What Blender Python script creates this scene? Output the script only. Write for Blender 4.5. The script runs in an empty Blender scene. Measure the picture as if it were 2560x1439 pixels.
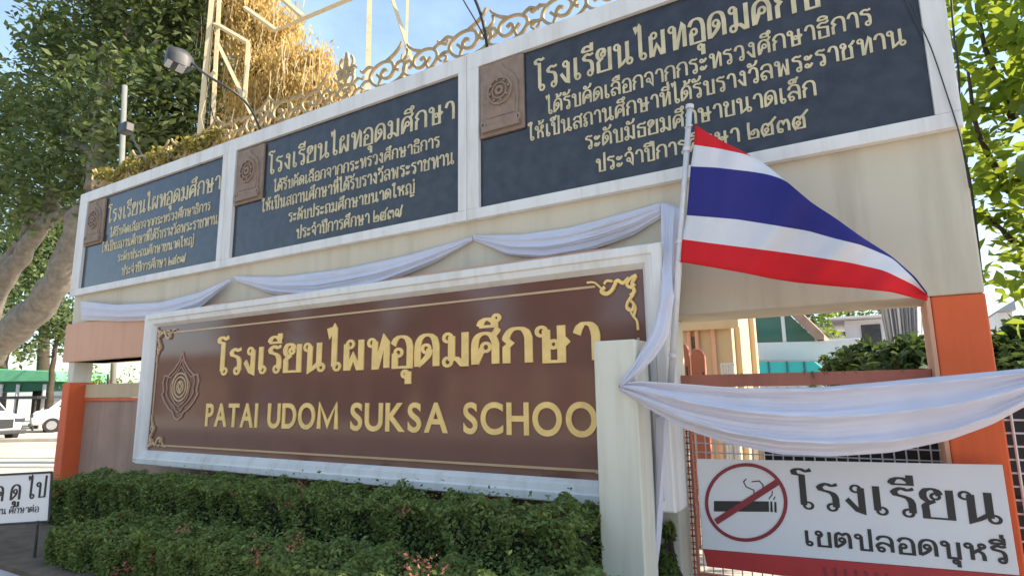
import bpy, bmesh, math, random
import numpy as np
from mathutils import Vector, Matrix

S = bpy.context.scene
COL = S.collection
RAD = math.radians

# ------------------------------------------------------------------ camera
F_PX, YAW, PITCH, ROLL = 1510.27, 0.543579, 0.170779, -0.013661
CAM = np.array([0.0, -5.0, 1.6])
_cy, _sy, _cp, _sp = math.cos(YAW), math.sin(YAW), math.cos(PITCH), math.sin(PITCH)
_F = np.array([-_sy * _cp, _cy * _cp, _sp]); _R0 = np.array([_cy, _sy, 0.0]); _U0 = np.cross(_R0, _F)
_cr, _sr = math.cos(ROLL), math.sin(ROLL)
_R = _cr * _R0 + _sr * _U0; _U = -_sr * _R0 + _cr * _U0
cd = bpy.data.cameras.new('camera'); cam = bpy.data.objects.new('camera', cd); COL.objects.link(cam)
cd.sensor_width = 36; cd.lens = F_PX / 2560 * 36; cd.clip_start = 0.05; cd.clip_end = 3000
cam.matrix_world = Matrix(((_R[0], _U[0], -_F[0], CAM[0]), (_R[1], _U[1], -_F[1], CAM[1]), (_R[2], _U[2], -_F[2], CAM[2]), (0, 0, 0, 1)))
S.camera = cam

# ------------------------------------------------------------------ light
SUN_DIR = np.array([0.80, 0.36, 0.62]); SUN_DIR /= np.linalg.norm(SUN_DIR)
w = bpy.data.worlds.new("World"); S.world = w; w.use_nodes = True
nt = w.node_tree; bg = nt.nodes['Background']
sky = nt.nodes.new('ShaderNodeTexSky'); sky.sky_type = 'NISHITA'; sky.sun_disc = False
sky.sun_elevation = math.asin(SUN_DIR[2]); sky.sun_rotation = math.atan2(SUN_DIR[0], SUN_DIR[1])
sky.air_density = 1.0; sky.dust_density = 1.2; sky.ozone_density = 1.0
bg.inputs[1].default_value = 0.15
_tc = nt.nodes.new('ShaderNodeTexCoord'); _mp = nt.nodes.new('ShaderNodeMapping'); _mp.inputs['Scale'].default_value = (1.6, 1.6, 3.2)
_cn = nt.nodes.new('ShaderNodeTexNoise'); _cn.inputs['Scale'].default_value = 1.7; _cn.inputs['Detail'].default_value = 9; _cn.inputs['Roughness'].default_value = .58
_cr2 = nt.nodes.new('ShaderNodeValToRGB'); _cr2.color_ramp.elements[0].position = .36; _cr2.color_ramp.elements[0].color = (.10, .10, .10, 1); _cr2.color_ramp.elements[1].position = .70; _cr2.color_ramp.elements[1].color = (.62, .62, .62, 1)
_cm = nt.nodes.new('ShaderNodeMix'); _cm.data_type = 'RGBA'; _cm.inputs['B'].default_value = (2.75, 3.85, 4.6, 1)
nt.links.new(_tc.outputs['Generated'], _mp.inputs['Vector']); nt.links.new(_mp.outputs['Vector'], _cn.inputs['Vector']); nt.links.new(_cn.outputs['Fac'], _cr2.inputs['Fac'])
nt.links.new(_cr2.outputs['Color'], _cm.inputs['Factor']); nt.links.new(sky.outputs[0], _cm.inputs['A']); nt.links.new(_cm.outputs['Result'], bg.inputs[0])
sl = bpy.data.lights.new('sun', 'SUN'); sl.energy = 4.9; sl.angle = RAD(0.5); sl.color = (1.0, 0.86, 0.66)
so = bpy.data.objects.new('sun', sl); COL.objects.link(so)
so.rotation_euler = Vector(SUN_DIR).to_track_quat('Z', 'Y').to_euler()
S.view_settings.view_transform = 'Standard'; S.view_settings.look = 'None'
S.view_settings.exposure = 1.06; S.view_settings.gamma = 1

# ------------------------------------------------------------------ measuring helpers
def ray(px, py):
    return _R * ((px - 1280) / F_PX) - _U * ((py - 719.5) / F_PX) + _F
def at(px, py, Y):                      # point where a sight line meets the upright plane at depth Y
    d = ray(px, py); return CAM + d * ((Y - CAM[1]) / d[1])
def far(px, py, dist):                  # point on a sight line at a given distance
    d = ray(px, py); return CAM + d / np.linalg.norm(d) * dist

# ------------------------------------------------------------------ materials
def rgb(h):
    h = h.lstrip('#'); c = [int(h[i:i + 2], 16) / 255 for i in (0, 2, 4)]
    return tuple(x / 12.92 if x <= .04045 else ((x + .055) / 1.055) ** 2.4 for x in c)
def mat(name, col, rough=0.6, var=0.12, scale=3.0, bump=0.0, bscale=60.0, metal=0.0, spec=0.5, dirt=None, dirt_amt=0.0, dscale=1.5, streak=False, coat=0.0):
    m = bpy.data.materials.new(name); m.use_nodes = True
    n = m.node_tree.nodes; l = m.node_tree.links; p = n['Principled BSDF']
    p.inputs['Roughness'].default_value = rough; p.inputs['Metallic'].default_value = metal
    p.inputs['Specular IOR Level'].default_value = spec; p.inputs['Coat Weight'].default_value = coat
    tc = n.new('ShaderNodeTexCoord')
    no = n.new('ShaderNodeTexNoise'); no.inputs['Scale'].default_value = scale; no.inputs['Detail'].default_value = 8
    l.new(tc.outputs['Object'], no.inputs['Vector'])
    rp = n.new('ShaderNodeValToRGB'); rp.color_ramp.elements[0].position = .3; rp.color_ramp.elements[1].position = .7
    a = [max(0, c * (1 - var)) for c in col]; b = [min(1, c * (1 + var)) for c in col]
    rp.color_ramp.elements[0].color = (*a, 1); rp.color_ramp.elements[1].color = (*b, 1)
    l.new(no.outputs['Fac'], rp.inputs['Fac']); out = rp.outputs['Color']
    if dirt is not None:
        n2 = n.new('ShaderNodeTexNoise'); n2.inputs['Scale'].default_value = dscale; n2.inputs['Detail'].default_value = 10; n2.inputs['Roughness'].default_value = .65
        mp = n.new('ShaderNodeMapping'); l.new(tc.outputs['Object'], mp.inputs['Vector'])
        if streak: mp.inputs['Scale'].default_value = (4.0, 4.0, .35)
        l.new(mp.outputs['Vector'], n2.inputs['Vector'])
        r2 = n.new('ShaderNodeValToRGB'); r2.color_ramp.elements[0].position = .48; r2.color_ramp.elements[1].position = .78
        r2.color_ramp.elements[0].color = (0, 0, 0, 1); r2.color_ramp.elements[1].color = (dirt_amt,) * 3 + (1,)
        l.new(n2.outputs['Fac'], r2.inputs['Fac'])
        mx = n.new('ShaderNodeMix'); mx.data_type = 'RGBA'
        l.new(r2.outputs['Color'], mx.inputs['Factor']); l.new(out, mx.inputs['A']); mx.inputs['B'].default_value = (*dirt, 1)
        out = mx.outputs['Result']
    l.new(out, p.inputs['Base Color'])
    if bump > 0:
        nb = n.new('ShaderNodeTexNoise'); nb.inputs['Scale'].default_value = bscale; nb.inputs['Detail'].default_value = 6
        l.new(tc.outputs['Object'], nb.inputs['Vector'])
        bp = n.new('ShaderNodeBump'); bp.inputs['Strength'].default_value = bump; bp.inputs['Distance'].default_value = .01
        l.new(nb.outputs['Fac'], bp.inputs['Height']); l.new(bp.outputs['Normal'], p.inputs['Normal'])
    return m
def leafmat(name, cols, trans=0.35, rough=0.68, tcol=None):
    m = bpy.data.materials.new(name); m.use_nodes = True
    n = m.node_tree.nodes; l = m.node_tree.links; p = n['Principled BSDF']; outn = n['Material Output']
    g = n.new('ShaderNodeNewGeometry'); rp = n.new('ShaderNodeValToRGB')
    while len(rp.color_ramp.elements) < len(cols): rp.color_ramp.elements.new(.5)
    for i, c in enumerate(cols):
        rp.color_ramp.elements[i].position = i / max(1, len(cols) - 1); rp.color_ramp.elements[i].color = (*c, 1)
    l.new(g.outputs['Random Per Island'], rp.inputs['Fac'])
    l.new(rp.outputs['Color'], p.inputs['Base Color']); p.inputs['Roughness'].default_value = rough
    p.inputs['Specular IOR Level'].default_value = .2
    t = n.new('ShaderNodeBsdfTranslucent')
    hs = n.new('ShaderNodeMix'); hs.data_type = 'RGBA'; hs.inputs['Factor'].default_value = .6
    l.new(rp.outputs['Color'], hs.inputs['A']); hs.inputs['B'].default_value = (*(tcol or (.25, .35, .04)), 1)
    l.new(hs.outputs['Result'], t.inputs['Color'])
    mx = n.new('ShaderNodeMixShader'); mx.inputs[0].default_value = trans
    l.new(p.outputs[0], mx.inputs[1]); l.new(t.outputs[0], mx.inputs[2]); l.new(mx.outputs[0], outn.inputs['Surface'])
    return m
def clothmat(name, col, rough=.8, trans=.12, bscale=90, bump=.12):
    m = mat(name, col, rough, .03, 6, bump, bscale, spec=.2)
    n = m.node_tree.nodes; l = m.node_tree.links; p = n['Principled BSDF']; o = n['Material Output']
    t = n.new('ShaderNodeBsdfTranslucent'); t.inputs['Color'].default_value = (*col, 1)
    mx = n.new('ShaderNodeMixShader'); mx.inputs[0].default_value = trans
    l.new(p.outputs[0], mx.inputs[1]); l.new(t.outputs[0], mx.inputs[2]); l.new(mx.outputs[0], o.inputs['Surface'])
    return m

M = {}
M['cream'] = mat('cream_paint', (.62, .55, .43), .75, .05, 1.2, .15, 120, dirt=(.38, .32, .24), dirt_amt=.55, dscale=1.1, streak=True)
M['white'] = mat('white_paint', (.76, .74, .72), .6, .04, 2.5, .12, 90, dirt=(.42, .37, .30), dirt_amt=.55, dscale=1.4, streak=True)
M['post'] = mat('post_paint', (.68, .66, .56), .7, .04, 1.5, .1, 100, dirt=(.40, .36, .27), dirt_amt=.5, dscale=1.4, streak=True)
M['peach'] = mat('peach_paint', (.68, .37, .24), .7, .05, 1.5, .12, 100, dirt=(.38, .24, .17), dirt_amt=.3, streak=True)
M['orange'] = mat('orange_paint', (.72, .135, .045), .65, .07, 2, .12, 90, spec=.3, dirt=(.30, .07, .04), dirt_amt=.4, streak=True)
M['redbrown'] = mat('salmon_paint', (.52, .19, .13), .6, .1, 3, .1, 80, dirt=(.25, .08, .05), dirt_amt=.5, streak=True)
M['greywall'] = mat('brown_render', (.38, .25, .19), .85, .12, 2, .3, 60, dirt=(.15, .12, .10), dirt_amt=.5, streak=True)
M['navy'] = mat('polished_granite', (.036, .037, .046), .2, .3, 8, 0, spec=.5)
M['brown'] = mat('brown_gloss', (.165, .078, .062), .09, .06, 3, 0, spec=.5)
M['gold'] = mat('gold_letter', (.90, .61, .22), .5, .10, 9, .1, 50, spec=.5)
M['palegold'] = mat('pale_gold_letter', (.60, .51, .32), .55, .18, 7, .1, 50)
M['goldline'] = mat('gold_border', (.55, .38, .22), .4, .08, 9)
M['mauve'] = mat('emblem_line', (.36, .20, .14), .4, .1, 9)
M['terracotta'] = mat('terracotta', (.28, .20, .155), .8, .12, 14, .4, 70, dirt=(.12, .07, .05), dirt_amt=.5, dscale=6)
M['filigree'] = mat('gilt_iron', (.40, .29, .15), .6, .25, 9, .1, 40, metal=.2)
M['cloth'] = clothmat('white_cloth', (.76, .75, .84), trans=.2, bscale=260)
M['fred'] = clothmat('flag_red', (.76, .03, .04), trans=.3, bscale=22, bump=.5)
M['fwhite'] = clothmat('flag_white', (.80, .80, .84), trans=.28, bscale=22, bump=.5)
M['fblue'] = clothmat('flag_blue', (.045, .045, .25), trans=.25, bscale=22, bump=.5)
M['steelwhite'] = mat('white_steel', (.66, .64, .64), .4, .05, 8, dirt=(.35, .28, .2), dirt_amt=.5, dscale=8)
M['signwhite'] = mat('sign_white', (.66, .67, .69), .35, .03, 2, dirt=(.45, .42, .38), dirt_amt=.25, dscale=2)
M['black'] = mat('black_paint', (.018, .019, .022), .45, .2, 9)
M['signred'] = mat('sign_red', (.40, .028, .03), .45, .08, 6, dirt=(.2, .02, .02), dirt_amt=.4, dscale=4)
M['darkred'] = mat('dark_red', (.22, .02, .035), .45, .12, 6)
M['mast'] = mat('mast_paint', (.62, .53, .34), .5, .12, 5, dirt=(.36, .18, .07), dirt_amt=.7, dscale=5)
M['bark'] = mat('bark', (.22, .19, .155), .9, .25, 6, .7, 25, dirt=(.10, .08, .06), dirt_amt=.7, dscale=4)
M['darkbark'] = mat('dark_bark', (.06, .045, .03), .9, .3, 6, .6, 25)
M['hedge'] = leafmat('hedge_leaf', [(.115, .15, .048), (.165, .225, .062), (.23, .29, .09), (.125, .17, .066)], .35)
_e = [n_ for n_ in M['hedge'].node_tree.nodes if n_.type == 'VALTORGB'][0].color_ramp; _g = _e.elements[3].color[:]; _e.elements[3].position = .95; _x = _e.elements.new(.975); _x.color = (.15, .085, .04, 1)
M['tree'] = leafmat('tree_leaf', [(.060, .084, .042), (.096, .130, .058), (.17, .21, .085), (.082, .110, .068)], .28)
M['creeper'] = leafmat('creeper_leaf', [(.46, .32, .12), (.60, .43, .17), (.70, .53, .24), (.54, .42, .14)], .4, rough=.85, tcol=(.75, .56, .18))
M['crest'] = leafmat('crest_leaf', [(.24, .19, .05), (.34, .28, .08), (.16, .17, .04)], .3, tcol=(.45, .4, .06))
M['bright'] = leafmat('bright_leaf', [(.035, .075, .014), (.08, .16, .02), (.14, .22, .03), (.022, .04, .018)], .5, tcol=(.52, .62, .06))
M['shrub'] = leafmat('shrub_leaf', [(.03, .055, .03), (.05, .09, .045), (.08, .13, .07)], .2)
M['blossom'] = leafmat('blossom', [(.30, .10, .075), (.38, .15, .11), (.26, .10, .07)], .15, tcol=(.35, .1, .08))
M['dark_core'] = mat('hedge_core', (.020, .026, .012), .95, .4, 20)
M['concrete'] = mat('concrete', (.52, .47, .40), .9, .12, .6, .3, 30, dirt=(.36, .31, .25), dirt_amt=.6, dscale=.35)
M['paving'] = mat('paving', (.44, .41, .40), .9, .12, 2, .4, 40, dirt=(.2, .18, .16), dirt_amt=.6)
M['asphalt'] = mat('asphalt', (.16, .155, .15), .9, .15, 4, .4, 90)
M['kerb'] = mat('kerb', (.46, .43, .39), .9, .1, 3, .3, 40)
M['soil'] = mat('soil', (.13, .095, .065), .95, .3, 6, .6, 30)
M['carwhite'] = mat('car_white', (.80, .80, .80), .25, .02, 3, coat=.6)
M['glassdark'] = mat('dark_glass', (.035, .042, .048), .08, .1, 2, spec=.6)
M['tyre'] = mat('tyre', (.025, .025, .027), .85, .2, 20)
M['rim'] = mat('rim', (.45, .45, .47), .35, .1, 9, metal=.7)
M['greenroof'] = mat('green_roof', (.16, .50, .27), .5, .08, 3)
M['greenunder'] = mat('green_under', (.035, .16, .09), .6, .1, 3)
M['slate'] = mat('slate_roof', (.30, .36, .42), .6, .1, 3)
M['cyan'] = mat('cyan_panel', (.02, .42, .44), .4, .06, 3)
M['cyandark'] = mat('cyan_joint', (.01, .12, .16), .5, .06, 3)
M['greenglass'] = mat('green_glass', (.012, .12, .105), .12, .1, 1.5, spec=.6)
M['beige'] = mat('beige_wall', (.60, .46, .29), .8, .06, 1.2, .15, 40, dirt=(.42, .33, .22), dirt_amt=.4, streak=True)
M['bwhite'] = mat('building_white', (.66, .66, .67), .7, .04, 1.2, .1, 40, dirt=(.45, .44, .42), dirt_amt=.3, streak=True)
M['rooftile'] = mat('roof_tile', (.34, .22, .17), .8, .15, 6, .3, 20)
M['sheet'] = clothmat('pale_sheet', (.66, .66, .68), trans=.5)
M['pipe'] = mat('pipe_paint', (.22, .235, .22), .5, .1, 8, dirt=(.2, .2, .17), dirt_amt=.6, dscale=8)
M['cable'] = mat('cable', (.02, .022, .025), .6, .1, 9)
M['midgrey'] = mat('mid_grey', (.2, .21, .22), .6, .1, 8)
M['lampgrey'] = mat('lamp_grey', (.035, .038, .043), .5, .15, 8, dirt=(.10, .10, .09), dirt_amt=.5, dscale=8)
M['lampglass'] = mat('lamp_glass', (.03, .034, .05), .5, .1, 3)

# ------------------------------------------------------------------ mesh helpers
class MB:
    def __init__(s): s.v = []; s.f = []; s.mi = []
    def add(s, vs, fs, mi=0):
        o = len(s.v); s.v.extend([tuple(map(float, p)) for p in vs]); s.f.extend([tuple(i + o for i in f) for f in fs]); s.mi.extend([mi] * len(fs)); return s
    def box(s, x0, x1, y0, y1, z0, z1, mi=0):
        vs = [(x, y, z) for x in (x0, x1) for y in (y0, y1) for z in (z0, z1)]
        return s.add(vs, [(0, 1, 3, 2), (4, 6, 7, 5), (0, 4, 5, 1), (2, 3, 7, 6), (0, 2, 6, 4), (1, 5, 7, 3)], mi)
    def tube(s, pts, r, n=8, mi=0, cap=True):
        P = [np.array(p, float) for p in pts]; k = len(P)
        rr = [r] * k if np.isscalar(r) else list(r)
        T = [(P[min(i + 1, k - 1)] - P[max(i - 1, 0)]) for i in range(k)]
        T = [t / (np.linalg.norm(t) + 1e-9) for t in T]
        a = np.array([0, 0, 1.0]) if abs(T[0][2]) < .9 else np.array([1.0, 0, 0])
        u = np.cross(T[0], a); u /= np.linalg.norm(u); vs = []
        for i in range(k):
            u = u - T[i] * np.dot(u, T[i]); u /= np.linalg.norm(u) + 1e-9; q = np.cross(T[i], u)
            for j in range(n):
                an = 2 * math.pi * j / n; vs.append(P[i] + rr[i] * (math.cos(an) * u + math.sin(an) * q))
        fs = [(i * n + j, i * n + (j + 1) % n, (i + 1) * n + (j + 1) % n, (i + 1) * n + j) for i in range(k - 1) for j in range(n)]
        if cap: fs += [tuple(range(n - 1, -1, -1)), tuple(range((k - 1) * n, k * n))]
        return s.add(vs, fs, mi)
    def bar(s, a, b, wx, wz, mi=0):      # square bar
        return s.tube([a, b], max(wx, wz) * .7, 4, mi)
    def prism(s, poly, y0, y1, mi=0):    # polygon of (x, z) run along y
        n = len(poly); vs = [(x, y0, z) for x, z in poly] + [(x, y1, z) for x, z in poly]
        fs = [tuple(range(n)), tuple(range(2 * n - 1, n - 1, -1))] + [(i, i + n, (i + 1) % n + n, (i + 1) % n) for i in range(n)]
        return s.add(vs, fs, mi)
    def grid(s, G, mi=None):             # G[i][j] points
        a = len(G); b = len(G[0]); vs = [p for row in G for p in row]
        o = len(s.v); s.v.extend([tuple(map(float, p)) for p in vs])
        for i in range(a - 1):
            for j in range(b - 1):
                s.f.append((o + i * b + j, o + i * b + j + 1, o + (i + 1) * b + j + 1, o + (i + 1) * b + j))
                s.mi.append(mi[i] if mi else 0)
        return s
def finish(o, smooth=False, bevel=0.0, solid=0.0):
    if smooth:
        for p in o.data.polygons: p.use_smooth = True
    if solid:
        md = o.modifiers.new('thickness', 'SOLIDIFY'); md.thickness = solid; md.offset = 0
    if bevel:
        md = o.modifiers.new('bevel', 'BEVEL'); md.width = bevel; md.segments = 2; md.limit_method = 'ANGLE'; md.angle_limit = RAD(40)
    return o
def origin(p):
    q = np.zeros(3)
    while p is not None: q = q + np.array(p.location); p = p.parent
    return q
def obj(name, mb, m, parent=None, smooth=False, bevel=0.0, solid=0.0, local=False, fixn=True):
    me = bpy.data.meshes.new(name)
    v = np.array(mb.v)
    if parent is not None and not local: v = v - origin(parent)
    me.from_pydata([tuple(p) for p in v], [], mb.f)
    for x in (m if isinstance(m, (list, tuple)) else [m]): me.materials.append(M[x] if isinstance(x, str) else x)
    me.polygons.foreach_set('material_index', mb.mi)
    if fixn:
        b = bmesh.new(); b.from_mesh(me); bmesh.ops.recalc_face_normals(b, faces=b.faces); b.to_mesh(me); b.free()
    o = bpy.data.objects.new(name, me); COL.objects.link(o); o.parent = parent
    return finish(o, smooth, bevel, solid)
def thing(name, label, cat, loc=(0, 0, 0), group=None, rotz=0.0):
    o = bpy.data.objects.new(name, None); COL.objects.link(o); o.location = [float(c) for c in loc]; o.rotation_euler = (0, 0, rotz)
    o.empty_display_size = .2
    return tag(o, label, cat, group)
def tag(o, label, cat, group=None):
    o['label'] = label; o['category'] = cat
    if group: o['group'] = group
    return o
def struct(name, mb, m, **k):
    o = obj(name, mb, m, **k); o['kind'] = 'structure'; return o

def leaves(name, C, size, m, parent, seed=0, aspect=.5, up=.3, jitter=.35, droop=0.0, six=False, face=None):
    rs = np.random.RandomState(seed); C = np.asarray(C, float); N = len(C)
    d = rs.normal(size=(N, 3)); d[:, 2] = d[:, 2] * .6 - droop; d /= np.linalg.norm(d, axis=1)[:, None]
    nn = rs.normal(size=(N, 3)); nn[:, 2] += up * 3
    if face is not None: nn = nn + np.array(face)
    sd = np.cross(d, nn); sd /= np.linalg.norm(sd, axis=1)[:, None] + 1e-9
    no = np.cross(sd, d)
    L = (size * (1 + jitter * rs.uniform(-1, 1, N)))[:, None]; W = L * aspect * .5
    fold = W * rs.uniform(.1, .6, (N, 1))
    if not six:
        V = np.stack([C - d * L * .5, C + sd * W + no * fold, C + d * L * .5, C - sd * W + no * fold], 1); k = 4
        tri = np.array([[0, 1, 2], [0, 2, 3]])
    else:
        V = np.stack([C - d * L * .5, C - d * L * .1 + sd * W + no * fold, C + d * L * .22 + sd * W * .72 + no * fold * .6, C + d * L * .55 - no * L * .12,
                      C + d * L * .22 - sd * W * .72 + no * fold * .6, C - d * L * .1 - sd * W + no * fold, C + d * L * .05 - no * L * .02], 1); k = 7
        tri = np.array([[0, 1, 6], [1, 2, 6], [2, 3, 6], [3, 4, 6], [4, 5, 6], [5, 0, 6]])
    if parent is not None: V = V - origin(parent)
    F = (tri[None] + (np.arange(N) * k)[:, None, None]).reshape(-1, 3)
    me = bpy.data.meshes.new(name); me.vertices.add(N * k); me.vertices.foreach_set('co', V.reshape(-1).astype(np.float32))
    nf = len(F); me.loops.add(nf * 3); me.loops.foreach_set('vertex_index', F.reshape(-1).astype(np.int32))
    me.polygons.add(nf); me.polygons.foreach_set('loop_start', (np.arange(nf) * 3).astype(np.int32))
    me.update(calc_edges=True); me.validate()
    me.materials.append(M[m]); o = bpy.data.objects.new(name, me); COL.objects.link(o); o.parent = parent
    if six: finish(o, True)
    return o
def blob(c, r, n, per, spread, rs, shell=.55):
    """leaf positions: n clumps through an uneven ball, per leaves in each"""
    c = np.array(c, float); r = np.array(r, float) if not np.isscalar(r) else np.array([r] * 3, float)
    d = rs.normal(size=(n, 3)); d /= np.linalg.norm(d, axis=1)[:, None]
    rad = (shell + (1 - shell) * rs.rand(n)) * (1 + .22 * np.sin(d[:, 0] * 7 + c[0]) * np.cos(d[:, 2] * 6 + c[2]))
    cc = c + d * rad[:, None] * r
    return (cc[:, None] + rs.normal(size=(n, per, 3)) * spread * np.array([1, 1, .7])).reshape(-1, 3)

# ------------------------------------------------------------------ lettering
# Thai letters as pen strokes on a grid (baseline 0, letter height 100); '!' marks a corner; 'o' is a ring
G = {
 'ก': (62, "5,0! 5,46! 16,58! 4,72 16,94 34,100 52,93 60,72! 60,0"),
 'ข': (62, "o 15,86,11;26,86! 25,72 15,58 14,40! 14,0! 58,0! 58,100"),
 'ค': (64, "6,0! 6,62 15,90 34,100 54,90 61,62! 61,0;o 39,50,11;30,58! 20,40 8,4"),
 'ง': (50, "o 29,86,11;41,90! 41,0! 32,4! 6,46"),
 'จ': (58, "4,72! 10,92 28,100 46,90 53,66! 53,0! 33,34;o 25,43,11"),
 'ช': (70, "o 15,86,11;26,86! 25,72 15,58 14,40! 14,0! 55,0! 55,64! 48,76 58,84! 72,104"),
 'ญ': (94, "o 13,12,10;23,14! 20,30 8,44! 17,57! 5,70 16,93 32,100 47,93 54,72! 54,0! 88,0! 88,100;o 58,-24,7;64,-20! 76,-28 88,-16"),
 'ด': (64, "6,0! 6,62 15,90 34,100 54,90 61,62! 61,0;o 31,56,11;42,54! 38,36 26,20 8,3"),
 'ต': (66, "6,0! 6,62 10,90 20,99! 34,88! 48,99 58,90 62,62! 62,0;o 31,54,11;42,52! 38,36 26,20 8,3"),
 'ถ': (64, "o 14,12,11;25,14! 22,32 8,44! 19,57! 5,72 18,94 36,100 54,93 61,72! 61,0"),
 'ท': (66, "o 14,86,11;25,90! 25,0! 30,0! 56,98! 64,86! 64,0"),
 'ธ': (60, "60,102! 48,90 26,94 8,80 12,68! 54,60! 54,0! 12,0! 12,48"),
 'น': (80, "o 14,86,11;25,90! 25,0! 38,8 54,22! 60,20;60,100! 60,14;o 69,11,11"),
 'บ': (64, "o 14,86,11;25,90! 25,0! 60,0! 60,100"),
 'ป': (64, "o 14,86,11;25,90! 25,0! 60,0! 60,142"),
 'ผ': (68, "10,88! 10,0! 16,0! 34,44! 54,0! 61,0! 61,100;o 23,86,11"),
 'พ': (80, "o 13,86,11;24,90! 24,0! 29,0! 46,70! 63,0! 69,0! 69,100"),
 'ม': (70, "o 15,86,11;26,90! 26,14;o 15,11,11;25,16! 38,22 58,0! 64,0! 64,100"),
 'ย': (64, "o 31,76,9;40,80! 34,98 16,101 5,86 7,66 20,55!;30,60! 20,54 8,44 8,28! 8,0! 61,0! 61,100"),
 'ร': (50, "50,98! 36,92 22,98 6,86 10,74! 36,64 44,46! 44,12;o 34,11,11"),
 'ล': (66, "o 20,14,11;10,22! 6,38 22,56 42,52 58,36!;6,74! 16,94 36,100 54,92 61,70! 61,0"),
 'ว': (52, "4,72! 12,94 28,100 44,90 49,66! 49,12;o 39,11,11"),
 'ศ': (68, "6,0! 6,60 15,84 34,92 52,82 60,60! 60,0;o 35,50,11;25,44! 8,4;52,82! 60,92 68,106"),
 'ษ': (76, "o 14,86,11;25,90! 25,0! 60,0! 60,100;o 42,48,9;50,44! 60,42 76,60"),
 'ส': (66, "o 20,14,11;10,22! 6,38 22,56 42,50 58,34!;6,70! 16,88 34,92 52,84 60,66! 60,0;52,84! 60,92 70,108"),
 'ห': (72, "o 14,86,11;25,90! 25,0!;25,40! 44,60 58,76;o 59,88,10;42,58! 58,46 63,26! 63,0"),
 'อ': (60, "4,74! 14,94 32,100 50,90 57,66! 57,0! 10,0! 10,46;o 21,48,11"),
 'ะ': (44, "o 12,72,9;8,62! 24,62 40,84;o 12,20,9;8,10! 24,10 40,32"),
 'า': (46, "4,72! 12,94 26,100 40,90 45,66! 45,0"),
 'เ': (32, "12,100! 12,12;o 22,11,11"),
 'โ': (44, "46,150! 34,142 18,150 2,144 4,130! 22,126! 22,12;o 33,11,11"),
 'ไ': (42, "2,150! 6,126! 20,150! 22,146! 22,12;o 33,11,11"),
 'ใ': (42, "o 10,132,9;14,142! 24,146 30,134 22,120! 22,12;o 33,11,11"),
 '๒': (62, "10,118! 8,80 10,4! 58,4! 60,40 48,60 32,54;o 30,40,10"),
 '๓': (66, "8,4! 4,50 16,78 28,76 34,58! 42,76 54,78 62,50! 62,4;o 18,14,10"),
 '๕': (72, "o 30,40,10;38,34! 14,4! 4,40 14,76 30,82 40,66! 50,82 60,66 60,4! 14,4;46,74! 62,92 84,118"),
 '๙': (76, "o 16,26,10;8,16! 4,54 18,80 32,72 38,50! 38,8! 52,4 62,30 62,60! 78,112"),
 # marks sit over or under the letter before them (x runs leftward from its right edge)
 'ิ': (0, "-50,112! -42,130 -24,134 -6,124! -6,112! -50,112"),
 'ี': (0, "-50,112! -42,130 -24,134 -6,122! -6,112! -50,112;-6,112! -6,146"),
 'ึ': (0, "-50,112! -42,130 -24,134 -10,122! -10,112! -50,112;o -5,136,8"),
 'ื': (0, "-50,112! -42,130 -24,134 -6,122! -6,112! -50,112;-6,112! -6,146;-22,124! -22,146"),
 'ั': (0, "o -44,124,9;-38,114! -22,116 -8,128 -2,148"),
 '็': (0, "-30,116! -46,112 -52,128 -36,138 -16,134! -6,148;o -24,122,7"),
 '่': (0, "-10,112! -10,138"),
 '้': (0, "-46,136! -34,138 -32,124! -36,112! -14,118 -2,142"),
 'ุ': (0, "o -17,-22,9;-8,-14! -8,-54"),
 'ู': (0, "o -36,-20,8;-27,-12! -27,-44! -6,-44! -6,-14"),
 'ํ': (0, "o -22,124,9"),
}
UPPER = 'ิีึืั็'; ABOVE = UPPER + '่้ํ'
def stroke_pts(txt):
    out = []
    for part in txt.split(';'):
        part = part.strip()
        if part.startswith('o '):
            cx, cy, r = map(float, part[2:].split(','))
            out.append((True, [(cx + r * math.cos(a), cy + r * 1.15 * math.sin(a)) for a in np.linspace(0, 2 * math.pi, 15)[:-1]])); continue
        P = []; K = []
        for t in part.split():
            K.append(t.endswith('!')); P.append(tuple(map(float, t.rstrip('!').split(','))))
        K[0] = K[-1] = True
        idx = [i for i, k in enumerate(K) if k]; line = [P[0]]
        for a, b in zip(idx, idx[1:]):
            seg = P[a:b + 1]
            if len(seg) == 2: line.append(seg[1]); continue
            for i in range(len(seg) - 1):
                p0 = np.array(seg[max(i - 1, 0)]); p1 = np.array(seg[i]); p2 = np.array(seg[i + 1]); p3 = np.array(seg[min(i + 2, len(seg) - 1)])
                for t in (.25, .5, .75, 1):
                    line.append(tuple(.5 * ((2 * p1) + (p2 - p0) * t + (2 * p0 - 5 * p1 + 4 * p2 - p3) * t * t + (3 * p1 - p0 - 3 * p2 + p3) * t ** 3)))
        out.append((False, line))
    return out
_lift = [0.0]
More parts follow.
